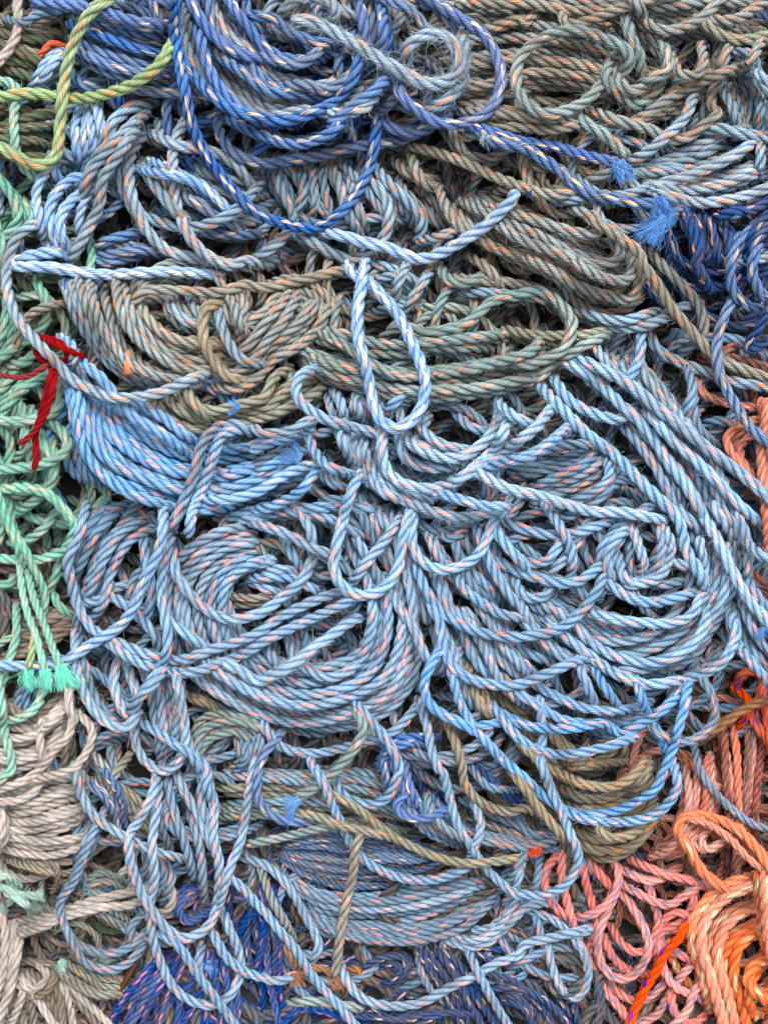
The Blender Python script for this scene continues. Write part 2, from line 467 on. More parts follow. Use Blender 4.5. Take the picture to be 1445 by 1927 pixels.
thing('rope_heap', 'tangled heap of pink rope with pale blue flecks beside the large orange coil', 'rope heap')
Fill('cd', 8.5, 40, 1210, 1760, 150, 180, size=80)
K = 'pk'
R(K, 10.3, '12: 700,620 780,660 870,640 950,600')
R(K, 10.3, '12: 640,600 720,640 800,670 880,650')
R(K, 10.3, '12: 1010,700 1040,780 1000,850 1040,960')
R(K, 10.3, '12: 1060,860 960,900 870,940 860,1000 960,1060 1050,1130')
R(K, 10.3, '12: 900,1040 1000,1090 1060,1140')
R(K, 10.3, '12: 520,840 500,950 470,1060 490,1130')
R(K, 10.3, '12: 560,1190 640,1280 740,1320 850,1260 900,1180')
R(K, 10.3, '12: 740,1445 830,1400 880,1330 930,1250 980,1180 1060,1100')
R(K, 10.3, '12: 850,980 870,1080 880,1160 950,1250 1040,1290 1110,1330')
R(K, 10.3, '12: 920,1290 930,1370 980,1430 1060,1440 1110,1380')
R(K, 10.3, '12: 1110,1180 1040,1270 1000,1380 940,1445')
R(K, 10.3, '12: 470,560 550,650 600,720 560,790 540,860')
R(K, 10.3, '12: 790,680 820,780 850,900 820,980 830,1060')
R(K, 10.3, '12: 860,900 930,840 1010,860 1000,930 920,930')
R(K, 10.3, '12: 600,930 650,1010 740,1060 800,1030')
R(K, 10.3, '12: 640,680 730,730 830,780 910,800 1000,740 1100,680')
R(K, 10.3, '12: 720,560 800,600 900,640 1010,660 1100,700')
R(K, 10.3, '12: 440,560 450,680 490,790 515,900 480,1040')
R(K, 10.3, '12: 560,990 600,1080 680,1150 780,1170')
R(K, 10.6, '12: 620,730 560,850 520,980 530,1100 590,1180 680,1200 760,1130 795,1030 770,920 700,800 640,720')
R(K, 10.6, '12: 390,870 480,850 560,800 620,720 635,610 600,560')
R(K, 10.6, '12: 320,510 240,600 230,700 270,790 330,850 370,880')
R(K, 10.6, '12: 330,470 320,640 350,780 390,920 440,1050 500,1160 560,1260 640,1360 700,1445', fuzz=.4)

thing('rope_coil', 'large orange rope coil with pale green flecks in the bottom right corner', 'rope coil')
Fill('og', 10.5, 18, 1400, 1800, 60, 110)
Bn('og', 14, 6, '12: 1420,600 1200,665 1080,760 1010,870 1010,1000 1060,1130 1100,1300 1130,1445', '12: 1445,960 1340,1010 1290,1100 1290,1240 1320,1340 1350,1445', fuzz=.3, jit=.15)
Bn('og', 13.5, 3, '12: 1445,1000 1360,1060 1330,1180 1390,1260 1445,1300', '12: 1445,1260 1390,1300 1330,1380 1340,1445', jit=.2)
Bn('og', 14, 3, '12: 1445,500 1385,560 1370,680 1390,820 1400,960 1445,1060', '12: 1470,600 1450,700 1450,800 1450,900 1470,1000', jit=.1)
R('og', 12.5, '12: 1230,720 1160,680 1080,610 1010,490 955,400 975,330 1060,308 1160,330 1280,390 1390,500 1430,560', fuzz=.3)
R('co', 9, '12: 1000,330 1120,360 1240,440 1330,540 1400,600')

thing('rope', 'vivid red-orange rope with blue flecks running diagonally down beside the orange coil', 'rope')
R('ro', 11.5, '12: 1000,900 950,990 880,1060 830,1160 770,1260 720,1360 690,1445', fuzz=.1, marker=True)

thing('rope', 'vivid red-orange rope with navy specks looped at the right edge under the brown rope', 'rope')
R('ro', 11, '9: 1270,980 1300,920 1370,910 1420,950 1400,1040 1370,1100 1375,1180 1420,1250 1445,1290')
R('ro', 11, '9: 1445,920 1420,1030 1440,1150')
R('ro', 10, '9: 1280,1010 1330,1050 1340,1120 1290,1200')

thing('rope', 'plain brown rope crossing the red-orange rope at the right edge', 'rope')
R('br', 10.5, '9: 1080,1280 1180,1200 1300,1120 1380,1080 1445,1060', fuzz=.5, marker=False)

thing('rope', 'slate blue rope arching over the coral strands at the right edge, lower half', 'rope')
R('ms', 9.5, '9: 1040,1300 1060,1400 | 12: 1070,60 1110,130 1180,220 1270,300 1360,360 1445,385')

# ---- left side, bottom to top
thing('rope_coil', 'dirty off-white rope coil fanned out in the bottom left corner', 'rope coil')
Fill('dw', 9.5, 36, 110, 1780, 150, 160)
Bn('wh dw', 10, 10, '10: 20,1160 60,1280 40,1380 20,1445', '10: 330,1170 430,1260 520,1370 570,1445', fuzz=.3)
Bn('wh', 11, 5, '10: 10,830 20,950 10,1100 -20,1250', '10: 90,880 110,1000 90,1150 60,1330 20,1445', fuzz=.3)
Bn('dw wh', 9, 4, '10: 180,1340 260,1290 310,1200 260,1150', '10: 130,1250 200,1240 250,1180 200,1120')

thing('rope_muddle', 'matted grey and pale green rope scraps lying under the slate blue loops at lower left', 'rope scraps')
Fill('dw ol tl dg', 7.5, 46, 190, 1700, 100, 110, size=60, fuzz=.6)
Bn('tl gr', 8.5, 5, '10: 440,640 540,590 640,610 700,650', '10: 450,840 530,860 620,920 700,960', fuzz=.5)
Bn('dw ol', 8.5, 5, '10: 400,1050 480,1100 600,1150 700,1190', '10: 300,1180 400,1240 520,1330 660,1310', fuzz=.4)
Bn('dw gr', 8.5, 4, '10: 230,560 330,580 330,640 280,740', '10: 60,560 160,600 270,620 420,600', fuzz=.4)
R('ol', 9, '10: 350,1190 430,1240 530,1290 660,1275')
Fray('fw', 560, 1090, -20, 34, 26, n=160, tile=10, spread=1.2)
Fray('fw', 350, 1100, 60, 30, 22, n=120, tile=10, spread=1.4)
Fray('fb', 580, 720, 20, 24, 18, n=100, tile=10, spread=1.6)

thing('wood_stick', 'rusty brown stick poking out between the scraps and the royal blue fan at lower left', 'stick')
R('bw', 8, '10: 800,1010 740,1110 660,1250', lay=40, marker=False, fuzz=.1)

thing('rope_coil', 'clean off-white rope hank lying across the left edge below the grey-white loops', 'rope coil')
Fill('wh', 9.5, 16, 90, 1550, 90, 60)
Bn('wh', 10, 13, '10: 40,190 150,170 300,110 440,90', '10: 20,500 120,530 250,545 400,515 480,480', fuzz=.3, ends='tt')
Bn('wh', 12, 2, '10: -30,200 20,270 30,400 -20,480', '10: -30,260 0,300 0,380 -30,430')

thing('rope', 'off-white doubled rope pointing right with a brown worn bight, lower left', 'rope')
R('wh', 11, '10: 130,880 270,860 430,800 580,755 740,720 870,690 930,710 945,760 920,820 860,845', fuzz=.4)
R('wh', 11, '10: 120,930 240,900 400,850 560,810 700,800 800,760', fuzz=.4)
R('wh', 10.5, '10: 140,950 250,910 330,870', fuzz=.6)

thing('rope_end', 'three pale mint frayed rope ends tied in a knot at the left edge, lower left', 'rope end')
R('fw', 10, '10: -20,620 40,650 80,720 60,760', ends='tt', fuzz=.4, part='knot')
R('fw', 10, '10: 20,700 90,740 180,750 230,745', ends='tc', fuzz=.4, part='strand')
R('fw', 10, '10: 60,740 120,780 160,810', ends='tc', part='strand')
R('fw', 10, '10: -20,660 40,640 90,680', ends='tt', part='strand')
Fray('fw', 215, 745, -5, 17, 22, n=170, tile=10)
Fray('fw', 175, 800, 50, 24, 30, n=200, tile=10)
Fray('fw', 10, 810, 80, 20, 22, n=150, tile=10)

thing('rope_coil', 'grey-white rope with orange flecks in drooping loops above the clean off-white hank', 'rope coil')
Fill('wh dw', 9.5, 28, 80, 1350, 110, 150)
Bn('dw wh', 10, 8, '7: -20,1000 60,1090 170,1130 280,1080 360,1000', '7: 20,1445 150,1400 280,1320 370,1170', fuzz=.3)
Bn('dw', 9.5, 9, '7: 130,620 250,600 330,560 380,560', '7: 0,860 150,800 300,760 400,700', fuzz=.2)
Bn('wh', 10, 5, '7: 0,1220 110,1240 210,1200 330,1120', '7: 0,1445 120,1445 260,1400 330,1290', fuzz=.3)
R('wh', 10, '7: 225,1200 220,1290 240,1380 260,1445 | 10: 240,100 190,180 100,230 -20,240', fuzz=.5)
R('wh', 10, '7: 400,1150 370,1260 300,1330 240,1420 | 10: 130,120 -10,170', fuzz=.5)
R('wh', 10, '7: 440,1150 500,1220 490,1310 440,1400 | 10: 400,60 290,95 170,120', fuzz=.4)
R('wh', 10, '7: 330,950 380,1010 370,1080 400,1150', fuzz=.4)

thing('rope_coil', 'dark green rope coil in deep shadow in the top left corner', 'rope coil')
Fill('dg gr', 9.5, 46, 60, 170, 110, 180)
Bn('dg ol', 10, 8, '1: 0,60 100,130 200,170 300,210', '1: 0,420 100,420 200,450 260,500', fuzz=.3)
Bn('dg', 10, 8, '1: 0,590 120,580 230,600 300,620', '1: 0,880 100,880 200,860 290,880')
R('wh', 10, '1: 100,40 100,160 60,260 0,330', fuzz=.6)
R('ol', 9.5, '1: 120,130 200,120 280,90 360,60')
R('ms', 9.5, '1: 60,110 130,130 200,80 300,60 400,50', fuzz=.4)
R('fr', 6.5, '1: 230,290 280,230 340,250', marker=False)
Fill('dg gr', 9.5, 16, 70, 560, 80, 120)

thing('rope_heap', 'sea green rope heap with peach flecks at the left edge above the red twine', 'rope heap')
Fill('tg dg', 9.5, 34, 60, 480, 80, 170)
K='tg'
R(K, 10, '1: 0,440 60,450 100,500 80,600 80,720 90,830 150,930 240,1000', fuzz=.3)
R(K, 10, '1: 0,1000 60,1040 120,1100 160,1180 200,1240')
R(K, 11.5, '1: 0,980 60,1050 100,1140 90,1220 30,1290 -20,1330', fuzz=.4)
R(K, 10, '1: 130,1100 180,1160 160,1230 100,1270')
R(K, 11, '4: -10,-120 20,0 40,150 40,300 20,420 -20,500', fuzz=.4)
R(K, 10, '4: 60,250 80,350 60,470 0,560')
R(K, 10.5, '4: 180,120 240,220 255,330 210,420 110,490 0,560', fuzz=.5)
R('gr', 10, '4: 350,270 250,280 150,340 100,430 90,520')
R(K, 11, '4: 60,600 150,580 200,520', fuzz=.4)

thing('rope_heap', 'minty green rope heap in loose loops along the left edge below the red twine', 'rope heap')
Fill('tg', 9.5, 36, 60, 880, 75, 200)
Fill('tg dg', 9, 8, 40, 1280, 50, 120)
Bn('tg', 10, 5, '4: 20,700 60,800 40,900 20,1000', '4: 330,1000 340,1150 330,1280 300,1400', jit=.5)
R(K, 10.5, '4: 20,850 90,760 180,700 250,660', fuzz=.5)
R(K, 10.5, '4: 0,740 40,700 80,640')
R(K, 10.5, '4: 190,960 240,1040 290,1130 280,1240 200,1330 100,1400', fuzz=.3)
R(K, 10, '4: 20,950 60,1030 50,1130 20,1240 40,1330')
R(K, 11, '4: 260,900 340,960 370,1040 320,1100 220,1140 100,1160 -10,1165', fuzz=.3)
R('tg', 11, '4: -10,900 120,905 240,880 320,830 340,740 320,640', fuzz=.6)
R(K, 10.5, '7: 320,20 250,120 160,190 80,200', fuzz=.2)
R(K, 10, '7: 330,290 290,420 230,500 120,540 0,530')
R(K, 10, '7: 0,450 70,420 90,330')
R(K, 10, '7: 90,580 90,720 60,830 20,940 0,1000', fuzz=.2)
R(K, 10, '7: 240,1000 200,1100 120,1160 40,1170 -10,1150')
R(K, 10.5, '7: 10,1100 30,1250 60,1350 60,1440 0,1500', fuzz=.2)
R(K, 9.5, '7: 290,480 330,560 390,600')
R('mg', 11, '4: -10,1275 130,1265 250,1290 330,1360 390,1440 | 7: 405,120 370,220 280,280 150,300 -10,290', fuzz=.25)

# ---- layers under the central coils
thing('rope_coil', 'tan rope coil with orange flecks showing beneath the hanging sky blue loops', 'rope coil')
Fill('tn', 10, 22, 1010, 1380, 120, 130)
Bn('tn', 10, 7, '8: 1110,820 1150,1000 1250,1150 1400,1200', '8: 1300,860 1400,960 1445,1040 | 9: 200,1060', jit=.3)
Bn('tn', 10, 7, '9: 0,1230 100,1330 250,1445 | 12: 340,30', '9: 200,1100 330,1280 500,1400 700,1400', jit=.25)
Bn('ms tn', 10, 6, '12: 250,60 400,110 560,120 700,80 780,0', '12: 440,530 560,560 700,530 800,440 850,330', jit=.25)
Bn('tn', 11.5, 7, '12: 230,30 400,120 560,130 700,60 780,-60', '12: 420,450 490,520 600,530 720,480 800,400 840,330', jit=.25, fuzz=.3)
R('tn', 11, '12: 520,290 520,380 580,430 690,420 780,350', fuzz=.4)

thing('rope_coil', 'olive rope coil lying in flat turns left of the deep blue knotted bundle', 'rope coil')
Fill('ol ms', 9.5, 34, 560, 1480, 190, 100)
Bn('tl gb ol', 10, 9, '11: -150,60 100,60 400,60 600,60 780,160', '11: -200,330 150,330 450,380 700,420 900,450', jit=.3, fuzz=.2)
Bn('ol', 10, 4, '10: 560,80 680,130 780,230 880,330', '10: 500,150 600,300 720,400 850,460', fuzz=.3)
R('tl', 10, '10: 530,0 600,90 620,180 680,260 740,300', fuzz=.2)
R('ol', 10, '10: 690,0 620,100 610,200 660,280')

thing('rope_coil', 'grey-blue rope ring with a dark open centre below the central coil', 'rope coil')
Bn('tl gb', 10, 7, '7: 1030,1300 1080,1160 1200,1120 1400,1170 | 8: 100,1240', '7: 1080,1440 1110,1330 1180,1280 1290,1250 | 8: 60,1350', jit=.3, fuzz=.3)
Bn('ms', 9.5, 6, '7: 1260,1290 1290,1380 1250,1445', '7: 1440,1260 1445,1350 1400,1445')
Bn('gr tn', 9, 5, '7: 1010,1000 1120,1050 1200,1090', '7: 1000,1100 1100,1090 1180,1130')

thing('rope_coil', 'thin dark blue rope wound in tight fine turns, lower centre', 'rope coil')
Fill('nv ms', 8, 16, 650, 1620, 110, 50, size=80)
Bn('bm ms', 7.5, 12, '11: 190,450 300,390 450,370 600,400 700,440', '11: 150,560 300,650 480,720 700,720 850,700', jit=.2)
Bn('bm ms', 7.5, 8, '11: 540,480 640,440 760,430 900,470', '11: 620,590 760,600 900,620 1080,560', jit=.3)

thing('rope_knot', 'bright deep blue knotted rope bundle with white flecks right of centre near the bottom', 'rope bundle')
Fill('bd', 9, 12, 800, 1500, 80, 60, size=60)
Bn('bd', 10, 4, '8: 640,1400 720,1300 850,1260 980,1270', '8: 700,1440 760,1340 850,1300 940,1320')
Bn('bd', 10.5, 4, '11: 680,0 700,130 760,260 860,340 980,340', '11: 820,0 850,120 890,220 900,290 910,320', fuzz=.3)
Bn('gb ms sb', 10, 7, '11: 760,280 880,380 1000,440 1110,470', '11: 1010,180 1060,300 1130,360 1230,440')
Bn('ms gb sb', 10.5, 8, '11: 1100,190 1250,250 1445,320 | 12: 120,370 280,410', '11: 1200,440 1350,480 1445,500 | 12: 80,495 200,490 290,440', fuzz=.2)
Bn('ms nv', 9, 6, '11: 1160,60 1250,150 1400,160', '12: -100,60 0,140 60,240 160,260')
R('bd', 10.5, '11: 820,200 770,240 780,290 850,330 950,320 1020,290', fuzz=.3)

thing('rope_coil', 'steel blue rope hank with coral flecks wound in wide flat turns at the bottom centre', 'rope coil')
Fill('ms', 9.5, 20, 760, 1720, 200, 60)
Bn('mb ms', 10.5, 13, '11: 150,600 300,700 560,730 850,700 1100,640 1290,650', '11: 310,890 500,985 700,1015 900,1010 1100,950 1250,840 1330,720', jit=.22, fuzz=.12)
Bn('mb', 10.5, 3, '11: 1000,1010 1150,1060 1290,1000 1400,880 1445,760', '11: 1200,930 1290,900 1370,820 1420,720')

thing('rope_coil', 'slate blue rope in loose dark loops just left of the pink rope heap', 'rope coil')
Fill('ms', 9, 26, 1010, 1720, 110, 110, size=80)
R('ms', 10, '12: 0,700 60,640 100,560 120,500')
R('mb', 10, '12: 30,760 80,680 100,590')
R('mb', 10, '12: 150,760 190,660 200,560')
R('ms', 10, '12: 0,1000 60,1080 150,1150 280,1190 440,1190')
R('ms', 10, '12: 60,1130 150,1080 280,1030 380,1040')
R('mb', 10, '12: 170,840 190,900 220,1000 250,1050')
R('mb', 10, '12: 150,830 260,870 330,920 400,960 470,940')
R('mb', 10.5, '12: 0,940 70,860 150,800 250,790')
R('mb', 10.5, '12: 240,1010 265,1130 310,1240 380,1305 440,1270 465,1170 440,1060 390,980', fuzz=.15)

# ---- top left light blue ropes, grey coils
thing('rope_coil', 'dark grey-blue rope with orange flecks filling the hollow in the upper centre', 'rope coil')
Fill('gb ms', 9.5, 60, 520, 380, 330, 140)
Fill('gr gb', 9.5, 26, 740, 560, 180, 90)
Bn('gb', 10, 7, '1: 1050,900 1250,960 1445,960', '1: 900,1150 1200,1250 1445,1230', jit=.4)
Bn('gb ms', 10, 6, '2: 120,860 150,1000 200,1150', '2: 500,880 560,1050 640,1250', jit=.4)
Bn('gr gb', 10, 7, '2: 500,900 600,1050 650,1200', '2: 1000,1050 1080,1200 1180,1300', jit=.4)
Bn('gb tl', 10, 6, '5: 600,60 750,60 900,100', '5: 620,330 750,300 900,330', jit=.5)

thing('rope_coil', 'light blue rope with yellow flecks, tangled in the upper left beside the green rope', 'rope coil')
Fill('bl bm', 9.5, 34, 150, 300, 110, 180, size=80)
Bn('bl', 10.5, 4, '1: 440,570 390,700 400,820 450,930', '1: 520,570 560,660 590,760 560,800')
R('bl', 10.5, '1: 390,420 460,470 520,560 550,700 580,800')
R('bl', 10.5, '1: 300,900 220,980 200,1080 220,1200 250,1310')
R('bl', 10, '1: 280,820 290,920 330,980')
Bn('bl', 10, 5, '1: 160,470 200,400 280,300 370,250', '1: 230,500 280,440 340,380 400,360', ends='tt')
R('bl', 10.5, '1: 620,1040 700,1080 760,1150 800,1210')
Bn('bl bm', 10.5, 5, '1: 780,900 850,1050 920,1180 950,1230', '1: 850,880 1000,930 1150,1060 1250,1120')
Bn('bm', 10.5, 4, '1: 1000,1000 1100,1060 1200,1150 1230,1220', '1: 820,1240 1000,1280 1200,1300 1445,1290')
Bn('bm', 10.5, 4, '1: 510,1340 600,1290 720,1250 800,1260', '1: 520,1430 650,1430 800,1420 900,1430')
R('bl', 11, '1: 520,970 400,970 300,1060 270,1170 290,1270 340,1370 400,1420')
R('bl', 11, '1: 460,1040 380,1100 330,1180 340,1280 380,1370')
Bn('bm gb', 10, 6, '4: 300,110 360,240 430,330', '4: 560,130 540,250 500,320', jit=.4)

thing('rope_coil', 'taupe rope coil with curved turns and a short orange rope tip lying on it', 'rope coil')
Fill('gr', 9.5, 46, 400, 640, 190, 130)
Bn('gr gb', 10.5, 7, '4: 330,150 380,300 480,470 600,620 760,700 900,700', '4: 560,160 600,320 680,480 800,590 950,650 1100,660', jit=.3, fuzz=.3)
Bn('gr', 11, 6, '4: 620,150 660,320 760,480 900,600 1050,640 1200,630', '4: 760,260 820,360 920,440 1080,470 1200,480', fuzz=.35)
Bn('gr gb', 10.5, 4, '4: 860,230 900,330 980,400 1090,420', '4: 1060,240 1100,310 1150,350 1200,370', fuzz=.3)
Bn('gr', 11, 7, '5: 160,160 60,270 | 4: 1390,370 1330,440 1290,520', '5: 390,250 350,390 240,510 100,600 | 4: 1390,720 1250,780 1100,760', fuzz=.35, jit=.2)
Bn('gr', 10.5, 4, '4: 1290,200 1350,260 1300,420 1270,520', '4: 1100,240 1180,330 1300,390 1445,300', fuzz=.3)
R('gr', 11, '4: 740,250 790,195 900,190 1050,200 1200,200 1330,160 | 5: 40,180 200,150 400,100 500,80', fuzz=.4)

thing('rope_coil', 'olive grey rope coil in wide turns just above the sky blue hank, left of centre', 'rope coil')
Fill('ol', 9.5, 20, 420, 760, 130, 50)
Bn('ol', 11, 8, '4: 980,720 1060,800 1160,840 1300,810 1445,770 | 5: 100,650 230,590', '4: 740,740 860,860 980,940 1080,965 1180,920 1300,910 1445,890 | 5: 150,860 300,790 430,690', fuzz=.35, jit=.2)
R('ol', 10.5, '4: 1000,700 1050,800 1130,880 1200,900', fuzz=.3)

thing('rope_coil', 'taupe rope hank with orange flecks hooking back on itself below the frayed blue tassels', 'rope coil')
Fill('gr', 10, 44, 1060, 440, 170, 110)
Bn('gr', 11.5, 9, '3: -150,1080 50,1110 200,1170 330,1250 450,1290 500,1330', '2: 1000,1130 1150,1280 1300,1400 | 6: 200,90 400,190 560,240 690,230', jit=.18, fuzz=.35)
R('gr', 11.5, '3: -50,1130 150,1190 350,1250 490,1280 530,1240 500,1180 400,1150', fuzz=.4)
R('gr', 11.5, '3: -60,1200 100,1300 300,1380 500,1440 | 6: 620,30 640,0 | 3: 640,1380 600,1320 540,1330', fuzz=.4)
R('gr', 11.5, '6: 100,0 250,70 420,170 580,230 690,240 740,170 740,90 700,20', fuzz=.4)
R('gr', 11.5, '6: 370,10 450,80 560,130 660,140 710,90 700,20', fuzz=.4)
Bn('gb gr', 10.5, 4, '6: -300,100 -100,120 100,140 300,200', '6: -250,200 0,220 200,260 350,290', fuzz=.25)
Bn('gr', 10.5, 4, '2: 700,880 850,950 1000,980', '2: 850,860 900,980 970,1040', fuzz=.5)

# ---- right top
thing('rope_coil', 'navy blue rope with peach flecks in loose loops at the right edge, upper half', 'rope coil')
Fill('nv', 9.5, 40, 1380, 450, 90, 110)
Bn('nv', 10, 8, '3: 960,1120 1000,1250 1010,1400', '3: 1200,1200 1280,1300 1300,1445', jit=.4)
Bn('nv bm', 10.5, 4, '3: 1260,1445 1290,1300 1370,1200 1445,1130', '3: 1360,1445 1380,1350 1445,1250')
R('nv', 10.5, '3: 1180,1180 1260,1150 1360,1140 1445,1090')
R('nv', 10.5, '3: 985,1110 1010,1200 1060,1330 1050,1445 | 6: 1060,60 1120,170', fuzz=.1)
R('bm', 11, '6: 1275,-80 1240,100 1265,210 1340,280 1445,310', fuzz=.1)
R('bm', 11, '6: 1390,-60 1355,80 1390,190 1445,240', fuzz=.1)
R('nv', 10, '6: 1420,340 1380,420 1320,510 1400,500 1445,470')
Fill('nv', 9.5, 12, 1400, 130, 60, 80)

thing('rope_coil', 'olive grey weathered rope coil in flat turns along the top edge, right half', 'rope coil')
Fill('gr ol', 10, 66, 1120, 160, 250, 150)
Bn('gr', 11, 13, '2: 1000,0 1200,20 | 3: 50,40 250,60 450,100 620,200', '2: 1080,560 1250,560 | 3: 100,500 300,490 500,520 700,600', jit=.25, fuzz=.3)
Bn('ol gr', 11, 7, '2: 1150,580 1300,590 | 3: 50,600 200,610 330,620', '3: -250,760 50,700 250,720 450,700 560,760', jit=.3, fuzz=.3)
Bn('gr', 11, 7, '3: 100,0 400,-20 800,20 1100,0 1300,20', '3: 700,120 900,200 1100,200 1300,230 1445,240', jit=.4, fuzz=.35)
Bn('gr', 10.5, 5, '3: 800,560 950,480 1060,400 1200,400', '3: 700,680 900,640 1050,560 1150,480', fuzz=.3)
R('gr', 11.5, '2: 1180,170 1300,150 1445,100 | 3: 120,120 200,60', fuzz=.4)
R('gr', 11.5, '3: 0,20 150,20 300,50 450,60 580,50 720,20', fuzz=.35)
R('gr', 11, '3: 320,60 330,120 380,130 500,100 640,50 720,20', fuzz=.5)
R('gr', 11.5, '3: 740,40 790,130 880,170 980,150 1080,100 1180,0', fuzz=.5)
R('ol', 11.5, '3: 1080,110 1180,190 1300,220 1445,190', fuzz=.3)
R('gr', 11, '3: 1150,110 1260,110 1380,40', fuzz=.3)
R('gr', 10.5, '3: 920,320 960,400 1050,410 1095,340 1080,270', fuzz=.2)

thing('rope_coil', 'grey-blue rope coil with peach flecks in steep curved turns near the top right corner', 'rope coil')
Fill('gb ms', 9.5, 22, 1400, 190, 60, 90)
Bn('gb', 10.5, 7, '3: 1180,450 1210,570 1240,700', '3: 1290,370 1445,480 1445,700', jit=.2, fuzz=.15)
R('gb', 11, '3: 1290,400 1370,470 1400,580 1390,690')
R('gb', 11, '3: 1280,380 1380,400 1445,450')

thing('rope_coil', 'pale grey-blue rope hank in long even turns beside the bright blue frayed tassels', 'rope coil')
Fill('gb', 9.5, 16, 1300, 330, 150, 60)
Bn('pb gb', 11.5, 8, '3: 740,880 880,840 1020,800 1180,760', '3: 840,1085 950,1110 1100,1130 1250,1090 1445,990', jit=.18, fuzz=.15)
R('pb', 11.5, '3: 850,1000 1000,960 1150,900 1280,830 1380,760', fuzz=.2)
R('gb', 11.5, '3: 1060,720 1180,700 1300,730 1445,750', fuzz=.2)
R('gb', 10, '3: 300,1100 450,1080 560,1110')

thing('rope', 'pale taupe rope forming a V beside the weathered knot at upper right', 'rope')
R('gr', 11.5, '3: 1230,250 1160,430 1130,560 1170,620 1100,680 1000,750 900,750 780,700 640,660 500,610', fuzz=.4)
R('gr', 11.5, '3: 1400,240 1330,350 1200,400 1050,460 900,540 780,620', fuzz=.4)
R('pb', 11.5, '3: 1040,510 990,640 880,750 780,830 680,890', fuzz=.3)
R('gr', 11, '3: 480,980 580,930 640,880')

thing('rope', 'weathered rope making a big round ring at upper right beside its knotted clump', 'rope')
R('tl', 12, '3: 600,320 560,420 620,500 720,570 800,530 860,450 875,380', part='knot', fuzz=.6)
R('tl', 12, '3: 760,210 850,230 900,310 890,390 800,430 730,480', part='knot', fuzz=.6)
R('tl', 12, '3: 620,390 640,450 700,500 780,470', part='knot', fuzz=.5)
R('tl', 12, '3: 670,100 700,210 745,300 750,390', part='knot', fuzz=.5)
R('tl', 12, '3: 400,610 450,670 560,740 690,860', part='loop', ends='tc', fuzz=.9)
R('tl', 12, '3: 540,455 450,550 330,605 220,615 120,550 75,450 90,330 170,235 290,180 420,170 560,210 660,260 695,330 650,410', part='loop', fuzz=.7)
Fray('gr', 680, 850, 70, 9, 18, n=120, tile=3)

thing('rope_coil', 'twin taupe ropes with orange flecks running side by side down to the right edge', 'rope')
R('gb', 11, '6: 800,430 850,520 950,580 1100,630 1250,690 1445,720')
R('gr', 11, '6: 780,-40 900,90 1010,200 1080,310 1100,410 1080,470', fuzz=.3)
R('gr', 11.5, '3: 480,1190 620,1280 740,1370 | 6: 760,50 830,140 900,260 980,360 1080,470 1150,550 1250,600 1350,640 1445,665', fuzz=.3)
Fray('ms', 960, 420, 100, 34, 36, n=260, tile=6, spread=1.3)

thing('rope', 'single navy blue rope with white flecks hanging over the salmon loops at right', 'rope')
R('bm', 11.5, '6: 1245,260 1185,390 1165,520 1185,660 1235,760 1290,860 1360,950 1460,1040', fuzz=.1)

# ---- central coils
thing('rope_coil', 'teal grey rope hank with pink flecks stretched across the middle of the upper half', 'rope coil')
Fill('tl', 10, 30, 800, 660, 220, 60)
Bn('tl', 11, 5, '5: 390,370 520,420 700,470 900,470 1200,440 1400,430', '5: 320,470 550,530 800,540 1000,500 1300,520', jit=.3, fuzz=.25)
Bn('tl gb', 11, 4, '6: 380,290 550,340 700,340 860,300', '6: 380,320 500,360 650,410 800,405 930,350', jit=.2, fuzz=.25)
Bn('tl ol', 11, 4, '6: -50,370 150,420 400,430 560,400', '6: 250,560 400,530 520,490 620,430', jit=.3, fuzz=.3)
Bn('tl', 11.5, 9, '5: 240,510 420,560 640,600 850,620 1100,580 1350,540 | 6: 80,520 200,440', '5: 220,540 380,660 600,730 850,780 1150,790 1340,770 | 6: 80,750 240,690 330,590', jit=.16, fuzz=.25)
R('tl', 11, '5: 350,420 500,500 640,600 820,660 1000,640')

thing('rope_coil', 'steel blue rope strands in a wide straight diagonal bundle reaching the right edge', 'rope coil')
Fill('ms', 10, 60, 1280, 880, 130, 220)
Fill('ms', 10, 20, 1380, 1180, 60, 90)
Bn('gb ms', 11, 7, '6: 480,500 600,640 760,800 950,1000', '6: 760,560 860,700 980,860 1080,1000', jit=.3)
Bn('mb mb ms', 11, 9, '6: 560,900 720,1050 860,1230 960,1445', '6: 900,800 1080,1000 1220,1200 1330,1445', jit=.2)
Bn('mb', 11, 9, '9: 900,0 1050,150 1180,330 1280,560 1445,800', '9: 1200,0 1270,200 1340,400 1445,560', jit=.2, fuzz=.2)
Bn('mb mb ms', 11, 6, '9: 1120,0 1200,120 1260,280 1280,420', '9: 1290,0 1340,150 1345,300 1310,460', jit=.2)
Bn('mb mb ms', 11, 6, '9: 1150,500 1200,700 1300,850 1445,900', '9: 1200,400 1300,600 1380,700 1445,800', jit=.3)
Bn('mb', 11, 5, '9: 1200,580 1250,750 1350,860 1445,960', '9: 1300,480 1350,620 1400,720 1445,760', jit=.2, fuzz=.2)
R('mb', 11, '6: 755,440 745,550 710,630 640,710', fuzz=.1)
R('ms', 11, '6: 1010,640 1035,740 990,870', fuzz=.1)
R('mb', 11.5, '9: 1330,210 1400,270 1460,300')
R('mb', 11, '6: 350,590 440,650 560,760 640,820', fuzz=.2)

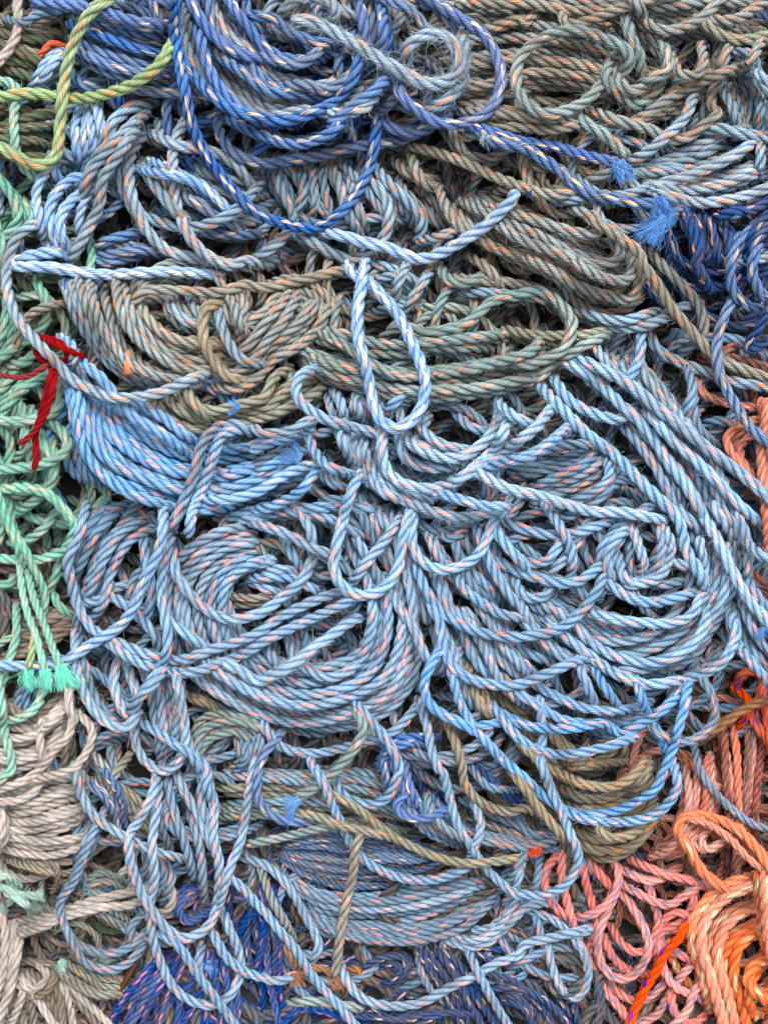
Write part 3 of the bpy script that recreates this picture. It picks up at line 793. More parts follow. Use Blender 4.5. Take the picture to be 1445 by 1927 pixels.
thing('rope_coil', 'steel blue rope coil with coral flecks in big bowl-shaped turns at centre right', 'rope coil')
Fill('ms', 10, 90, 1130, 1130, 220, 190)
Fill('ms mb', 10, 20, 900, 1330, 120, 110)
Bn('mb mb ms', 10.5, 12, '6: 0,1130 150,1060 350,1020 500,1040', '6: 250,1445 450,1400 600,1250 560,1100', jit=.4)
Bn('ms mb', 10.5, 9, '8: 860,160 950,330 1090,470 1240,560', '8: 1280,120 1330,260 1400,420 1445,520', jit=.35)
Bn('mb mb ms', 10.5, 9, '8: 740,300 860,500 950,700 1000,900', '8: 1020,380 1080,560 1130,720 1100,900', jit=.35)
Bn('mb mb ms', 10.5, 8, '8: 1030,620 1150,760 1260,900 1330,1000', '8: 1290,520 1360,640 1445,760 | 9: 250,860', jit=.3)
Bn('mb mb ms', 11, 13, '9: 180,480 380,560 560,620 760,640 930,600 1020,480 1060,300 1020,100', '9: 0,500 180,680 350,800 550,900 780,930 980,880 1120,740 1180,560 1150,330', jit=.16, fuzz=.1)
Bn('mb', 11, 3, '9: 620,130 530,220 520,320 560,430', '9: 720,110 630,230 610,320 640,400', jit=.2)
rings('mb', 11.3, '1390,1030 1385,1120 1330,1210 1250,1265 1150,1280 1050,1250 975,1185 935,1100', 1160, 1090, (0.95, 0.72, 0.84, 0.62, 0.9, 0.78))
R('mb', 11, '9: 640,300 660,400 760,430 840,330 870,200 830,100')
R('mb', 11, '9: 700,110 745,230 770,330 740,390')
R('mb', 11, '9: 860,100 915,210 890,330 830,410 700,440', fuzz=.1)
R('mb', 11, '9: 920,300 980,330 1040,340')
R('mb', 11.5, '9: 550,400 600,450 700,510 800,530 920,515 1030,480', fuzz=.2)
R('mb', 11, '9: 60,370 100,480 170,510 240,490 270,420')
R('mb', 11, '9: 480,60 430,170 380,250 300,330 250,390')
R('mb', 11, '9: 0,90 100,130 250,165 400,150 500,120 590,90')
R('mb', 11, '9: 240,10 310,110 370,230 380,330 360,400', fuzz=.1)
R('mb', 11, '9: -30,130 60,270 160,320 250,300 310,220')
R('mb', 11.5, '9: -30,300 80,360 200,400 330,430 430,410 520,340', fuzz=.15)
R('ms', 10, '8: 1000,130 1030,180 1100,170 1170,110')
Fray('nv', 1070, 60, 80, 16, 22, n=150, tile=8)
R('mb', 11, '8: 1180,60 1250,260 1340,430 1445,560', fuzz=.1)
R('pm', 11.5, '8: 1290,40 1320,150 1400,260 1480,360', fuzz=.15)
R('mb', 11, '8: 1090,360 1130,450 1230,530 1330,590 1445,620')
R('mb', 11, '8: 960,350 1050,560 1130,700 1200,850 1300,960', fuzz=.15)
R('mb', 11, '8: 960,500 1010,650 1080,820 1100,900')
R('sb', 11, '8: 1060,880 1100,1040 1150,1150 1240,1270 1330,1370 1400,1445', fuzz=.15)
R('mb', 11, '8: 1170,640 1250,800 1330,960 1445,1080', fuzz=.1)
R('pm', 12, '9: 250,650 330,710 450,800 560,890 680,950 800,975 950,955 1090,920 1200,850 1270,720 1250,640', fuzz=.2)
R('pm', 12, '9: 390,640 450,720 560,800 700,850 850,850 980,800 1080,700 1120,560', fuzz=.15)
R('pm', 11.5, '9: 480,590 600,625 740,640 900,645 1020,600 1080,490', fuzz=.25)

thing('rope', 'sky blue rope looping widely under the bowl-shaped coil at lower right of centre', 'rope')
R('sb', 11, '9: 410,850 460,980 510,1090')
R('sb', 11, '9: 500,900 560,1000 620,1090')
R('sb', 11, '9: 150,960 250,1020 400,1090 550,1120 700,1110 780,1080', fuzz=.15)
R('sb', 11, '9: 60,1000 200,1100 330,1170 500,1190 650,1180 760,1140', fuzz=.15)
R('sb', 11, '8: 1180,1210 1300,1190 1400,1160', fuzz=.15)
R('sb', 11, '9: 730,970 770,1090 820,1190 870,1290 900,1380')
R('ms', 11, '9: 1080,930 1140,1040 1150,1160 1100,1240 1000,1290 880,1270 800,1200')
R('sb', 11, '9: 200,1080 215,1240 210,1400 | 12: 240,100 300,250')
R('sb', 11.5, '9: -60,1100 100,1190 240,1215 400,1215 540,1190 640,1240 780,1180 900,1090 1010,980', fuzz=.15)
R('sb', 11.5, '8: 1300,1100 1400,1240 1445,1280 | 9: 160,1320 270,1355 420,1350 580,1310 700,1270', fuzz=.15)
R('sb', 11.5, '9: 1010,960 990,1100 950,1240 920,1340 880,1445 | 12: 830,170 720,240 600,290 450,310 330,275 220,200 100,90 -20,-10', fuzz=.1)
R('sb', 11.5, '12: 930,30 955,140 910,240 820,310 700,345 560,350 430,330 320,270', fuzz=.1)

thing('rope_coil', 'steel blue rope coil in round turns around a dark hollow, below the sky blue hank', 'rope coil')
Fill('ms', 10, 100, 480, 1130, 260, 190)
Fill('gr', 9, 10, 480, 1050, 60, 40)
Fill('ms', 10, 20, 260, 1400, 130, 80)
Bn('mb mb ms', 11, 12, '8: 0,100 200,60 400,100 560,300', '7: 1150,60 1445,0 | 8: 250,10 480,0 700,40', jit=.35)
Bn('mb mb ms', 11, 7, '7: 480,0 440,120 400,280 380,420', '7: 850,80 700,180 620,300 560,450 500,590', jit=.3)
Bn('mb mb ms', 11, 13, '7: 1445,200 1330,300 1250,420 1240,560 1320,700 | 8: 30,800 200,860 400,860 560,790 640,660 640,520 570,370 480,200', '7: 1150,130 1020,230 940,350 920,520 950,700 1060,880 1200,1020 1400,1120 | 8: 200,1200 400,1240 640,1190 800,1080 890,900 900,650 850,400 780,150', jit=.14, fuzz=.1)
Bn('mb mb ms', 11, 8, '8: 540,0 620,170 720,330 840,480 930,640', '8: 800,60 850,300 900,480 960,600', jit=.3)
Bn('mb', 11, 5, '7: 730,860 800,1000 830,1150 860,1250 880,1400', '7: 930,900 1000,1000 1010,1100 990,1240 950,1320', jit=.3, fuzz=.1)
Bn('mb mb ms', 11, 4, '7: 440,760 470,880 520,1000 600,1100 690,1150', '7: 400,650 400,850 430,1000 500,1140 640,1200', jit=.3)
Bn('mb', 11, 4, '8: 0,440 100,500 130,580', '8: 80,300 200,330 260,400', jit=.3)
rings('mb', 11.3, '722,957 777,1064 791,1158 777,1244 743,1303 674,1341 584,1360 500,1345 415,1303 360,1254 332,1192 322,1130 335,1071 367,1030 415,1002 463,991', 560, 1150, (0.98, 0.58, 0.9, 0.68, 0.78, 0.86, 0.73, 0.63))
R('mb', 11, '8: 170,200 230,320 260,380')
R('mb', 11, '8: 0,400 120,395 230,410 300,450')
R('mb', 11, '7: 430,520 520,530 590,480 660,440 720,440')
R('mb', 11, '8: 60,770 100,850 150,920')
R('mb', 11, '8: 180,720 210,830 290,900 390,940 480,920 570,860')
R('mb', 11.5, '7: 850,120 720,180 640,290 600,400 570,520 520,600', fuzz=.1)
R('mb', 11.5, '7: 600,490 700,560 790,640 850,720 870,820')
R('mb', 11, '7: 780,180 800,330 830,470 800,600')
R('mb', 11.5, '7: 650,830 620,950 645,1070 700,1150 750,1060 720,950 680,850')
R('mb', 11.5, '7: 470,20 430,170 370,290 390,420 430,560 510,680 620,740 760,800 860,835 1000,840 1150,790 1300,740 1420,690 | 8: 120,620 300,530 480,470', fuzz=.1)
R('mb', 11.5, '7: 590,750 720,840 880,900 1050,910 1200,860 1350,800 1430,750 | 8: 150,690 300,620 450,550 560,500', fuzz=.1)
R('mb', 11.5, '7: 945,270 960,380 1030,480 1120,570 1240,620 1350,610 1430,580 | 8: 140,510 260,400 310,280 300,130 230,20', fuzz=.1)
R('pm', 11, '7: 930,640 1020,710 1130,780', fuzz=.5)
R('mb', 11.5, '7: 950,110 900,280 880,460 900,620 915,760 870,890 790,1000 720,1100', fuzz=.1)
R('mb', 11.5, '8: 0,100 120,140 230,190 330,240 430,280', fuzz=.1)
R('mb', 11.5, '8: 800,50 700,200 600,320 530,420')

thing('rope', 'fuzzy pale blue rope with a worn end lying across the hollow of a coil', 'rope')
R('pm', 12.5, '8: 590,600 510,640 400,720 300,790 200,870 100,930 0,960 | 7: 1290,890 1200,860', fuzz=1.3, ends='ct')

thing('rope', 'steel blue rope dropping from between the two central coils in long crossing loops', 'rope')
R('mb', 11, '8: 730,450 790,570 870,680 910,790 950,860')
R('mb', 11, '8: 40,1180 90,1270 180,1335 330,1350 450,1330 560,1300 700,1260 800,1190 890,1080', fuzz=.1)
R('mb', 11.5, '8: 550,1080 620,1170 700,1260 755,1340 790,1445 | 11: 780,80 740,190 660,250 560,240 470,190 430,90', fuzz=.1)
R('mb', 11, '8: 890,1080 930,1200 960,1330 1000,1445 | 11: 1020,80 1060,230 1110,370 1180,490 1250,600 1350,690 1430,745 | 12: 100,740 220,745 330,700 400,610 410,520 370,410 310,270 250,150 200,0', fuzz=.1)
R('gr', 11, '8: 1050,1200 1100,1330 1130,1445 | 11: 1130,110 1190,210 1300,275 1400,290 | 12: 110,270 180,290', fuzz=.3)
R('tn', 11, '12: 60,80 160,220 240,330 330,430', fuzz=.3)

thing('rope_coil', 'slate blue ropes hanging in long U-shaped loops over the off-white and royal blue ropes', 'rope coil')
Fill('ms', 9.5, 22, 330, 1560, 130, 120)
Bn('ms', 10.5, 4, '10: 500,330 450,480 400,640 330,780', '10: 580,330 520,470 440,600 370,720')
Bn('bm ms', 9, 6, '10: 500,150 560,220 620,380', '10: 560,60 680,200 700,330')
Bn('ms', 10.5, 4, '10: 740,450 780,560 760,680', '10: 900,560 960,650 900,780')
R('ms', 10.5, '10: 560,300 500,420 450,560 400,680 330,780 340,880 400,990 500,1045 600,1060 700,1030 790,950')
R('ms', 10.5, '10: 350,900 400,1010 470,1110 600,1150 700,1110 790,1000')
R('ms', 10.5, '10: 720,1000 710,920 790,840')
R('gb', 11, '10: 410,60 440,180 510,310 610,390 720,450 850,510 1000,550', fuzz=.3)
R('ms', 11, '10: 910,60 930,200 970,350 1010,470 1050,620', fuzz=.1)
R('ms', 11, '10: 1040,320 1080,450 1100,600 1110,750')
R('mb', 11, '10: 1100,1000 1080,1130 1100,1250', fuzz=.1)
R('mb', 11.5, '10: 870,100 850,300 830,480 840,650 820,780 820,900 840,1010 880,1130 940,1240 1030,1315 1150,1345 1250,1290 1305,1180 1300,1050 1240,900 1210,800', fuzz=.1)
R('mb', 11, '10: 950,60 1010,190 1080,310 1130,430 1180,540')
R('mb', 11, '10: 1130,0 1100,90 1100,250 1150,380')
R('mb', 12, '10: 1060,-20 1120,100 1165,250 1160,420 1190,560 1190,720 1160,860 1100,940 1000,980 900,920 820,820 760,710 710,560 700,430 760,330 830,200 850,90', fuzz=.12)
R('mb', 11.5, '7: 990,1200 1050,1350 1130,1440 | 10: 1120,150 1170,250', fuzz=.1)
R('mb', 11.5, '7: 740,1180 730,1280 780,1380 860,1445 940,1430 1000,1330 1005,1200 980,1050 960,930', fuzz=.1)
R('mb', 11.5, '7: 750,1170 850,1230 950,1300 1030,1350 1100,1445', fuzz=.1)
R('mb', 11.5, '7: 900,880 850,960 760,1050 730,1130', fuzz=.1)
R('mb', 11.5, '7: 410,860 440,980 500,1100 590,1190 690,1210 740,1150', fuzz=.1)

thing('rope', 'steel blue rope with coral flecks running diagonally down to the bottom edge left of centre', 'rope')
R('mb', 11.5, '10: 890,960 980,1030 1060,1150 1130,1250 1200,1340 1270,1445', fuzz=.2)
R('mb', 11.5, '10: 1160,960 1230,1080 1330,1160 1430,1190 | 11: 130,1210 280,1150', fuzz=.1)
Fray('fb', 1130, 1130, 20, 30, 26, n=200, tile=10, spread=1.1)
R('mb', 11, '11: -60,540 70,590 180,700 270,850 330,960 345,1040 300,1110', fuzz=.2)

thing('twine_scrap', 'tan shredded twine knotted under the worn brown-grey rope at the bottom centre', 'twine')
R('br', 9, '11: 150,1000 200,1080 250,1160', fuzz=1.2, marker=False, part='strand')
R('br', 8, '11: 230,1180 330,1140 430,1180 480,1250', fuzz=1.2, marker=False, part='strand')
R('br', 8, '11: 500,1150 560,1140 580,1180', fuzz=1.2, marker=False, part='strand')
Fray('br', 220, 1180, 80, 34, 20, n=120, tile=11)
Fray('br', 430, 1220, 60, 26, 30, n=120, tile=11)

thing('rope', 'worn grey-green rope with ragged end low at the bottom, beside the tan twine', 'rope')
R('tl', 11, '11: 180,1330 300,1325 450,1335 560,1360', fuzz=.9)
R('gr', 10.5, '11: 30,600 90,760 160,880 200,960', fuzz=.2)

thing('rope', 'long steel blue rope sweeping from lower left up to the pink heap along the bottom', 'rope')
R('mb', 11.5, '11: 460,1100 500,1220 590,1310 740,1350 900,1330 1050,1250 1200,1180 1300,1120 1430,1070 | 12: 120,1010 250,980 380,950 460,930', fuzz=.12)
R('mb', 11, '11: 1160,1060 1230,1200 1300,1330 1370,1445', fuzz=.1)

thing('rope', 'steel blue rope crossing the wide flat hank diagonally at the bottom left of centre', 'rope')
R('mb', 11.5, '10: 1240,640 1330,720 1400,800 | 11: 60,840 120,920 210,1030 290,1150 370,1250 460,1350 540,1445', fuzz=.1)
R('mb', 11.5, '10: 1390,0 1360,150 1340,300 1310,450 1260,580 1220,700 1190,820', fuzz=.1)

thing('rope', 'grey rope with a bright blue frayed tip crossing the olive flat turns', 'rope')
R('tl', 11.5, '8: 560,1130 590,1210 540,1330 440,1445 | 11: 420,90 300,170 220,215', ends='tf', fuzz=.5)
Fray('fb', 225, 215, 155, 42, 26, n=320, tile=11, spread=.9)

thing('rope', 'bright blue rope with white flecks hooking around the bright blue frayed tip', 'rope')
R('bd', 11, '8: 130,1260 60,1340 20,1430 | 11: 10,120 15,220 70,300 170,345 300,350', fuzz=.1)

thing('rope', 'steel blue rope sagging over the flat hank in the lower centre', 'rope')
R('mb', 11.5, '11: 310,30 370,130 430,270 480,380 540,500 640,590 780,650 950,660 1090,620 1190,570', fuzz=.12)
R('mb', 10.5, '11: 1195,260 1225,350 1210,440 1180,510')

thing('rope', 'taupe rope with olive tinge angling down across the lower centre toward the right', 'rope')
R('ol', 10.5, '11: 430,200 560,280 660,360 760,430 880,490 1000,540 1150,570 1300,560 1445,540', fuzz=.25)
R('tl', 10.5, '11: -10,460 150,430 300,390 430,360', fuzz=.3)
R('ol', 11, '11: 190,290 320,310 480,370 620,400 750,440', fuzz=.25)

thing('rope_end', 'short worn brown-grey rope end hanging straight down over the flat steel blue hank', 'rope end')
R('gr', 11.5, '11: 580,400 545,500 530,640 490,820 460,1000 430,1190', ends='tc', fuzz=.5)

# ---- sky blue coil at the middle
thing('rope_coil', 'pale sky blue rope coil hanging in deep loops below the long teardrop loop', 'rope coil')
Fill('ms mb', 10, 50, 790, 850, 170, 100)
Bn('mb mb ms', 11, 6, '5: 430,760 480,900 520,1050', '5: 760,800 740,900 800,960', jit=.5)
Bn('mb', 11, 9, '5: 450,900 500,1080 600,1200 780,1300 960,1350', '5: 600,960 650,1120 740,1230 900,1290 1080,1260', jit=.25, fuzz=.15)
R('mb', 11, '5: 1320,810 1380,880 1470,930')
R('mb', 11, '5: 1100,870 1160,930 1250,960')
R('mb', 11, '5: 880,910 940,980 1030,1035 1160,1060', fuzz=.1)
R('mb', 11, '5: 690,870 760,800 800,760')
R('mb', 11.5, '5: 450,930 480,1030 540,1140 640,1250 800,1330 1000,1400 1150,1430 1300,1400', fuzz=.1)
Bn('mb pm', 11.5, 3, '5: 690,940 670,1050 700,1180 800,1290', '5: 500,1000 560,1150 680,1290 850,1370', jit=.3)
R('pm', 12, '5: 820,1000 900,1060 1000,1100 1120,1100 1210,1050 1290,970 1320,880', fuzz=.3)
R('pm', 12, '5: 790,980 790,1060 850,1130 960,1160 1060,1150', fuzz=.3)
R('pm', 12, '5: 690,960 690,1090 730,1190 830,1250 960,1270 1090,1230 1210,1140 1310,1050 1350,960 1380,900', fuzz=.4)
R('pm', 12, '6: 250,850 180,940 90,1010 | 5: 1300,1110 1180,1180', fuzz=.7)
R('sb', 12, '6: 350,940 270,1010 150,1090 30,1125 | 5: 1250,1160', fuzz=.5)
R('sb', 11.5, '5: 960,1280 1080,1320 1230,1360 1350,1370', fuzz=.1)
R('mb', 11, '5: 320,900 290,970 330,1080 400,1150 490,1185 570,1210', fuzz=.2)
R('mb', 11.5, '5: 330,620 250,650 225,720 250,800 330,865 430,910 560,945 680,975', fuzz=.12)
R('pm', 11, '6: 0,830 70,880 140,910', fuzz=.2)

thing('rope_coil', 'vivid sky blue rope hank with pink flecks in long curved turns at left of centre', 'rope coil')
Fill('sb', 10.5, 20, 330, 850, 160, 80)
Bn('sb', 11.5, 13, '4: 420,570 560,660 650,770 800,860 950,960 1100,1010 1250,1030 1400,1000 | 5: 60,960 200,900', '4: 365,640 385,800 405,960 450,1120 530,1230 650,1310 800,1360 960,1400 1150,1400 1330,1340 1440,1310 | 5: 150,1260 320,1160', jit=.14, fuzz=.1)
Bn('ms sb', 10.5, 4, '5: 0,960 150,940 290,890', '5: 0,1180 150,1130 300,1060', jit=.3)
R('sb', 11.5, '4: 430,700 560,780 720,800 880,880 1010,980 1090,1020', fuzz=.1)
R('sb', 11.5, '4: 440,580 560,680 700,860 880,970 1040,1090', fuzz=.1)
R('sb', 11, '5: 0,1390 100,1370 250,1280 330,1180', fuzz=.1)
R('bl', 11.5, '4: 1100,1330 1250,1330 1400,1290 | 5: 60,1260 180,1190 330,1130', fuzz=.15)
R('bl', 11, '4: 350,460 400,500 400,560 380,640', part='turn')
R('ms', 12, '4: 1340,950 1290,920 1180,940 1100,1040 1060,1180 1010,1320 950,1450', part='lashing', fuzz=.2)
R('sb', 12, '4: 1310,950 1210,980 1160,1110 1100,1270 1050,1400 1030,1490', part='lashing', fuzz=.2)
Fray('fb', 240, 1100, -150, 42, 30, n=260, tile=5, spread=1.2)
Fray('fb', 1290, 830, 180, 26, 22, n=90, tile=4, spread=1.5)

thing('rope', 'pale blue rope running from the left edge up to the lashed sky blue hank', 'rope')
R('bl', 11.5, '7: 890,30 885,160 850,290 780,430 730,560 650,660 530,740 430,800 330,860 200,880 0,870', fuzz=.25)

thing('rope_end', 'mint rope ring and its three hanging strands with bright frayed tips at the left edge', 'rope end')
R('mg', 11, '7: -10,-60 30,60 90,200 130,330', fuzz=.2, part='strand')
R('mg', 8.5, '7: 110,330 120,450 150,590 190,700 225,820 250,920', part='strand', ends='tc', fuzz=.2)
R('mg', 9, '7: 90,160 130,230 180,330 230,430 250,520 235,600', part='strand', fuzz=.3)
R('mg', 8.5, '7: 160,390 190,520 240,640 290,780 340,900', part='strand', ends='tc', fuzz=.2)
R('gn', 8, '7: 190,720 170,820 155,900', part='strand', ends='tc', fuzz=.3)
Fray('fg', 155, 905, 97, 46, 22, n=260, tile=7, spread=.5)
Fray('fg', 252, 910, 78, 46, 26, n=260, tile=7, spread=.5)
Fray('fg', 335, 885, 72, 52, 24, n=280, tile=7, spread=.45)

thing('twine', 'red twine lashing knotted around the green and blue ropes at the left edge', 'twine')
R('rd', 6.8, '4: 245,450 320,470 370,520 360,580 280,590 210,550 200,510 260,480', part='knot', marker=False, ends='tt')
R('rd', 6.8, '4: 250,460 330,500 420,540', part='knot', marker=False)
R('rd', 6, '4: -20,650 60,660 140,665 210,630 280,590', part='tail', marker=False, fuzz=.1, lay=4)
R('rd', 6.8, '4: 290,590 265,720 230,850 195,980 200,1100 185,1170', part='tail', marker=False, ends='tc', lay=5)
R('rd', 6.8, '4: 320,600 290,720 250,860 180,970 110,1030', part='tail', marker=False, ends='tc', lay=5)
Fray('rd', 120, 1020, 150, 12, 20, n=120, tile=4)

# ---- prominent loops on top, upper half
thing('rope', 'pale grey-blue looped ropes with orange flecks drooping through the upper left', 'rope')
R('gb', 11.5, '1: 870,690 880,750 960,790 1080,800 1200,840', fuzz=.15)
R('gb', 11.5, '1: 640,860 650,970 700,1080 740,1150 850,1200 1000,1240 1150,1215 1290,1140 1400,1020', fuzz=.2)
R('pb', 12, '1: 790,720 710,830 700,980 740,1130 810,1270 910,1360 1050,1405 1200,1430 1300,1445 | 5: 0,60 150,20', fuzz=.2)
R('gb', 13, '1: 820,560 700,590 610,680 570,800 500,920 460,1040', fuzz=.25)
R('gb', 12, '1: 780,630 660,740 560,850 480,960 450,1080', fuzz=.25)
R('gb', 12, '1: 730,720 640,850 560,980 540,1120 470,1270 380,1420', fuzz=.25)
R('pb', 12, '1: 1010,650 955,760 935,900 950,1050 980,1180 1040,1300 1130,1390 1260,1450 | 4: 1330,30 1445,60', fuzz=.2)
R('gb', 12, '1: 790,930 850,1010 940,1130 1000,1190', fuzz=.2)
R('pb', 11.5, '1: 860,740 960,790 1080,810 1200,840 1290,900 1350,990', fuzz=.2)
R('bl', 11, '1: 800,935 950,960 1080,1000 1180,1080 1260,1160', fuzz=.15)
R('gb', 11, '2: 110,930 150,1050 210,1180 150,1300 20,1400', fuzz=.2)
R('gb', 11, '2: 250,930 270,1040 220,1170')
R('gb', 11, '2: 420,900 470,1030 500,1150 560,1260', fuzz=.2)

thing('rope', 'grey rope arcs with orange flecks curving through the upper centre below the deep blue loop', 'rope')
R('gr', 11.5, '2: 850,840 880,930 920,1010 980,1020', fuzz=.6)
R('gr', 11, '2: 1000,1040 1050,1160 1130,1250 1200,1290', fuzz=.3)
R('gb', 11.5, '2: 640,900 740,1010 840,1110 905,1210 880,1330', fuzz=.2)
R('gb', 12, '2: 610,960 690,1050 725,1150 705,1280 630,1370 520,1410 400,1370 300,1310 220,1280', fuzz=.2)
R('gb', 11, '2: 920,1310 1000,1290 1080,1260', fuzz=.2)
R('gb', 11, '5: 960,80 880,200 810,310', fuzz=.2)
R('gb', 11, '5: 820,60 770,180 760,270', fuzz=.2)
R('tl', 11, '5: 1000,60 1050,140 1150,150 1240,110', fuzz=.3)
R('gr', 11, '5: 1180,20 1270,80 1330,170', fuzz=.4)
R('gr', 11, '2: 870,800 1000,835 1150,885 1300,960 1400,1000 | 3: 150,1030 290,1060 420,1030', fuzz=.3)

thing('rope', 'pale grey rope with orange flecks sagging in one big curve over the red knot', 'rope')
R('pb', 11.5, '1: 220,1210 120,1260 60,1370 | 4: 40,80 45,200 100,350 200,470 300,580 400,680 500,730 620,770 760,770 900,740 1000,690 1090,655', fuzz=.25)

thing('rope', 'straight light blue rope with yellow flecks lying level from the left edge', 'rope')
R('bl', 12, '1: 60,1440 110,1410 220,1380 350,1370', fuzz=.15)
R('bl', 12, '4: 62,35 95,62 160,62 300,70 430,90 600,108 750,100 950,90 1080,100 1180,110', fuzz=.15)

thing('rope', 'fuzzy tan rope bight hooked over the taupe coil, left of centre', 'rope')
R('tn', 11.5, '4: 1190,260 1120,290 1100,390 1120,500 1170,590 1240,660 1340,690', fuzz=.9)
R('gb', 11, '4: 1190,300 1210,400 1260,500 1320,570 1430,600', fuzz=.3)

thing('rope_end', 'short bright orange rope tip poking out over the taupe coil at left of centre', 'rope end')
R('fo', 7, '4: 695,560 690,600 700,645', ends='tc', marker=False, lay=5)
Fray('fo', 700, 640, 80, 8, 16, n=80, tile=4)

thing('rope_end', 'small red-orange tape-bound rope tip beside the pink heap, lower right of centre', 'rope end')
R('fr', 8, '12: 150,520 180,515 205,525', ends='tc', marker=False, lay=5, lift=6)
Fray('fr', 180, 500, 90, 22, 30, n=180, tile=12, spread=.3)

thing('rope', 'pale teal rope making a rounded loop end at centre right of the upper half', 'rope')
R('tl', 11.5, '5: 860,430 1000,410 1150,370 1280,260 1400,220 | 6: 60,230 130,200 210,200 300,250 370,340 380,410 330,510 250,560 150,595 30,580', fuzz=.2)
R('tl', 12, '6: 200,470 150,530 50,560 | 5: 1250,600 1100,640', fuzz=.5)

thing('rope', 'long thick sky blue rope running diagonally from the centre to the lower right edge', 'rope')
R('pm', 12, '6: 290,690 350,780 450,840 560,880 650,890 710,840', fuzz=.3)
R('pm', 12, '6: 350,590 460,650 560,730 640,810 740,900 830,1010 900,1130 980,1230 1050,1340 1100,1445', fuzz=.2)
R('pm', 12, '6: 830,900 920,1010 1030,1100 1150,1210 1250,1320 1380,1445', fuzz=.15)
R('mb', 12.5, '6: 410,560 550,625 700,715 850,840 1000,960 1150,1080 1300,1190 1445,1320', fuzz=.15)
R('pm', 12.5, '6: 220,730 340,850 450,970 600,1080 720,1200 840,1320 950,1430 | 9: 1000,250 1060,350 1100,450', fuzz=.15)
R('pm', 12, '9: 1090,60 1180,220 1260,380 1340,520 1445,640', fuzz=.7)
Fray('fb', 1410, 680, 75, 26, 26, n=120, tile=9, spread=.7)

thing('rope', 'pale blue rope lying nearly level above the bowl-shaped coil, ending at the diagonal rope', 'rope')
R('pm', 12, '5: 1210,1180 1330,1250 1445,1290 | 6: 200,1310 350,1360 500,1395 650,1400 860,1440', fuzz=.12)

thing('rope', 'pale blue ropes curving between the two central coils beside the bowl-shaped coil', 'rope')
R('mb', 11.5, '8: 870,300 910,430 980,540 1060,620 1180,680 1300,710 1430,720 | 9: 200,705 320,670 430,580 510,470 550,390', fuzz=.12)
R('pm', 11.5, '8: 860,80 850,200 900,300 1000,350 1100,340 1200,285 1260,190 1290,100', fuzz=.2)
R('sb', 11.5, '8: 950,540 1000,640 1020,760 1060,860 1120,920 1220,965 1330,985 1440,975 | 9: 240,920 350,870 440,840', fuzz=.15)
R('sb', 11.5, '8: 1020,770 960,860 920,960 930,1060 1000,1130 1100,1180 1200,1230', fuzz=.15)

thing('rope', 'pale blue rope hanging in a narrow U over the left central coil', 'rope')
R('pm', 12, '5: 555,1210 510,1330 480,1440 | 8: 440,230 430,350 480,450 560,490 650,480 730,420 780,330 800,200 840,60', fuzz=.3)

thing('rope_coil', 'deep blue rope coil with cream flecks wound in bowl-shaped turns at the top edge', 'rope coil')
Fill('bd bm', 10.5, 70, 480, 90, 330, 130)
Fill('bm gb', 10.5, 22, 600, 20, 140, 40, size=80)
Fill('bm', 10.5, 12, 720, 170, 60, 50, size=70)
Bn('bm bd', 11, 9, '1: 400,0 600,40 750,80 940,120', '1: 420,310 560,400 750,450 950,460', jit=.22, fuzz=.15)
R('bm', 11, '1: 700,480 850,500 980,510 1100,540', fuzz=.2)
R('bm', 11, '1: 390,400 450,460 560,500')
Bn('bd bm', 11.5, 4, '2: 530,0 560,130 580,260 560,380', '2: 690,0 740,130 760,250 700,380', jit=.2)
Bn('bd bm', 11.5, 5, '1: 1020,0 1090,120 1200,230 1350,330 | 2: 60,380', '1: 1300,0 1380,130 1445,240 | 2: 120,300 250,330 350,320', jit=.3)
Bn('bm pb', 11.5, 8, '1: 1180,0 1250,150 1400,260 | 2: 80,380 200,420 330,460 470,420', '1: 970,60 1000,280 1100,430 1280,570 1445,650 | 2: 150,650 300,620 450,640 620,600 720,480', jit=.2, fuzz=.3)
R('bm', 11.5, '2: 0,290 120,330 230,350 320,300 400,200', fuzz=.3)
R('bm', 11.5, '2: 0,90 100,100 200,180 330,230 440,240', fuzz=.4)
R('bm', 11.5, '2: 160,470 280,460 380,500 480,440 550,380', fuzz=.2)
R('bd', 12, '1: 1030,0 1110,130 1200,230 1320,300 1445,330', fuzz=.1)
R('bd', 12, '1: 1080,180 1130,350 1200,480 1300,590 1445,680', fuzz=.15)
R('bd', 11.5, '1: 1240,650 1380,720 | 2: 60,740 160,780 280,780 400,730 470,670', fuzz=.1)
R('bm', 11.5, '1: 1180,640 1200,740 1260,820 1350,870 1445,890 | 2: 150,880 350,850 500,810 620,790 780,770', fuzz=.35)
R('bd', 12, '1: 960,20 945,150 980,300 1090,450 1200,560 1320,620 1430,640 | 2: 150,660 280,630 400,570 500,480 560,350 540,200', fuzz=.15)
R('bd', 11.5, '2: 680,660 780,710 880,720 980,680 1060,600', fuzz=.15)
R('bd', 12, '2: 430,660 560,560 660,490 740,400', fuzz=.3)

thing('rope', 'deep blue rope hanging in one large open loop from the deep blue top coil', 'rope')
R('bd', 12, '1: 950,10 955,200 985,380 1010,540 1045,680 1110,820 1190,940 1290,1060 1390,1150 | 2: 80,1190 180,1225 300,1240 410,1200 510,1110 580,1000 630,880 650,760 665,640', fuzz=.12)

thing('rope', 'deep blue rope swinging out in a wide arc at the top, right of centre', 'rope')
R('bm', 11, '2: 720,0 850,60 930,150 990,200', fuzz=.4)
R('bm', 11, '2: 860,-10 960,30 1050,120 1110,200', fuzz=.4)
R('bd', 12, '2: 770,430 800,530 880,600 980,660 1100,675 1230,635 1310,550 1340,420 1310,300 1240,190 1150,120 1050,60 960,0', fuzz=.1)

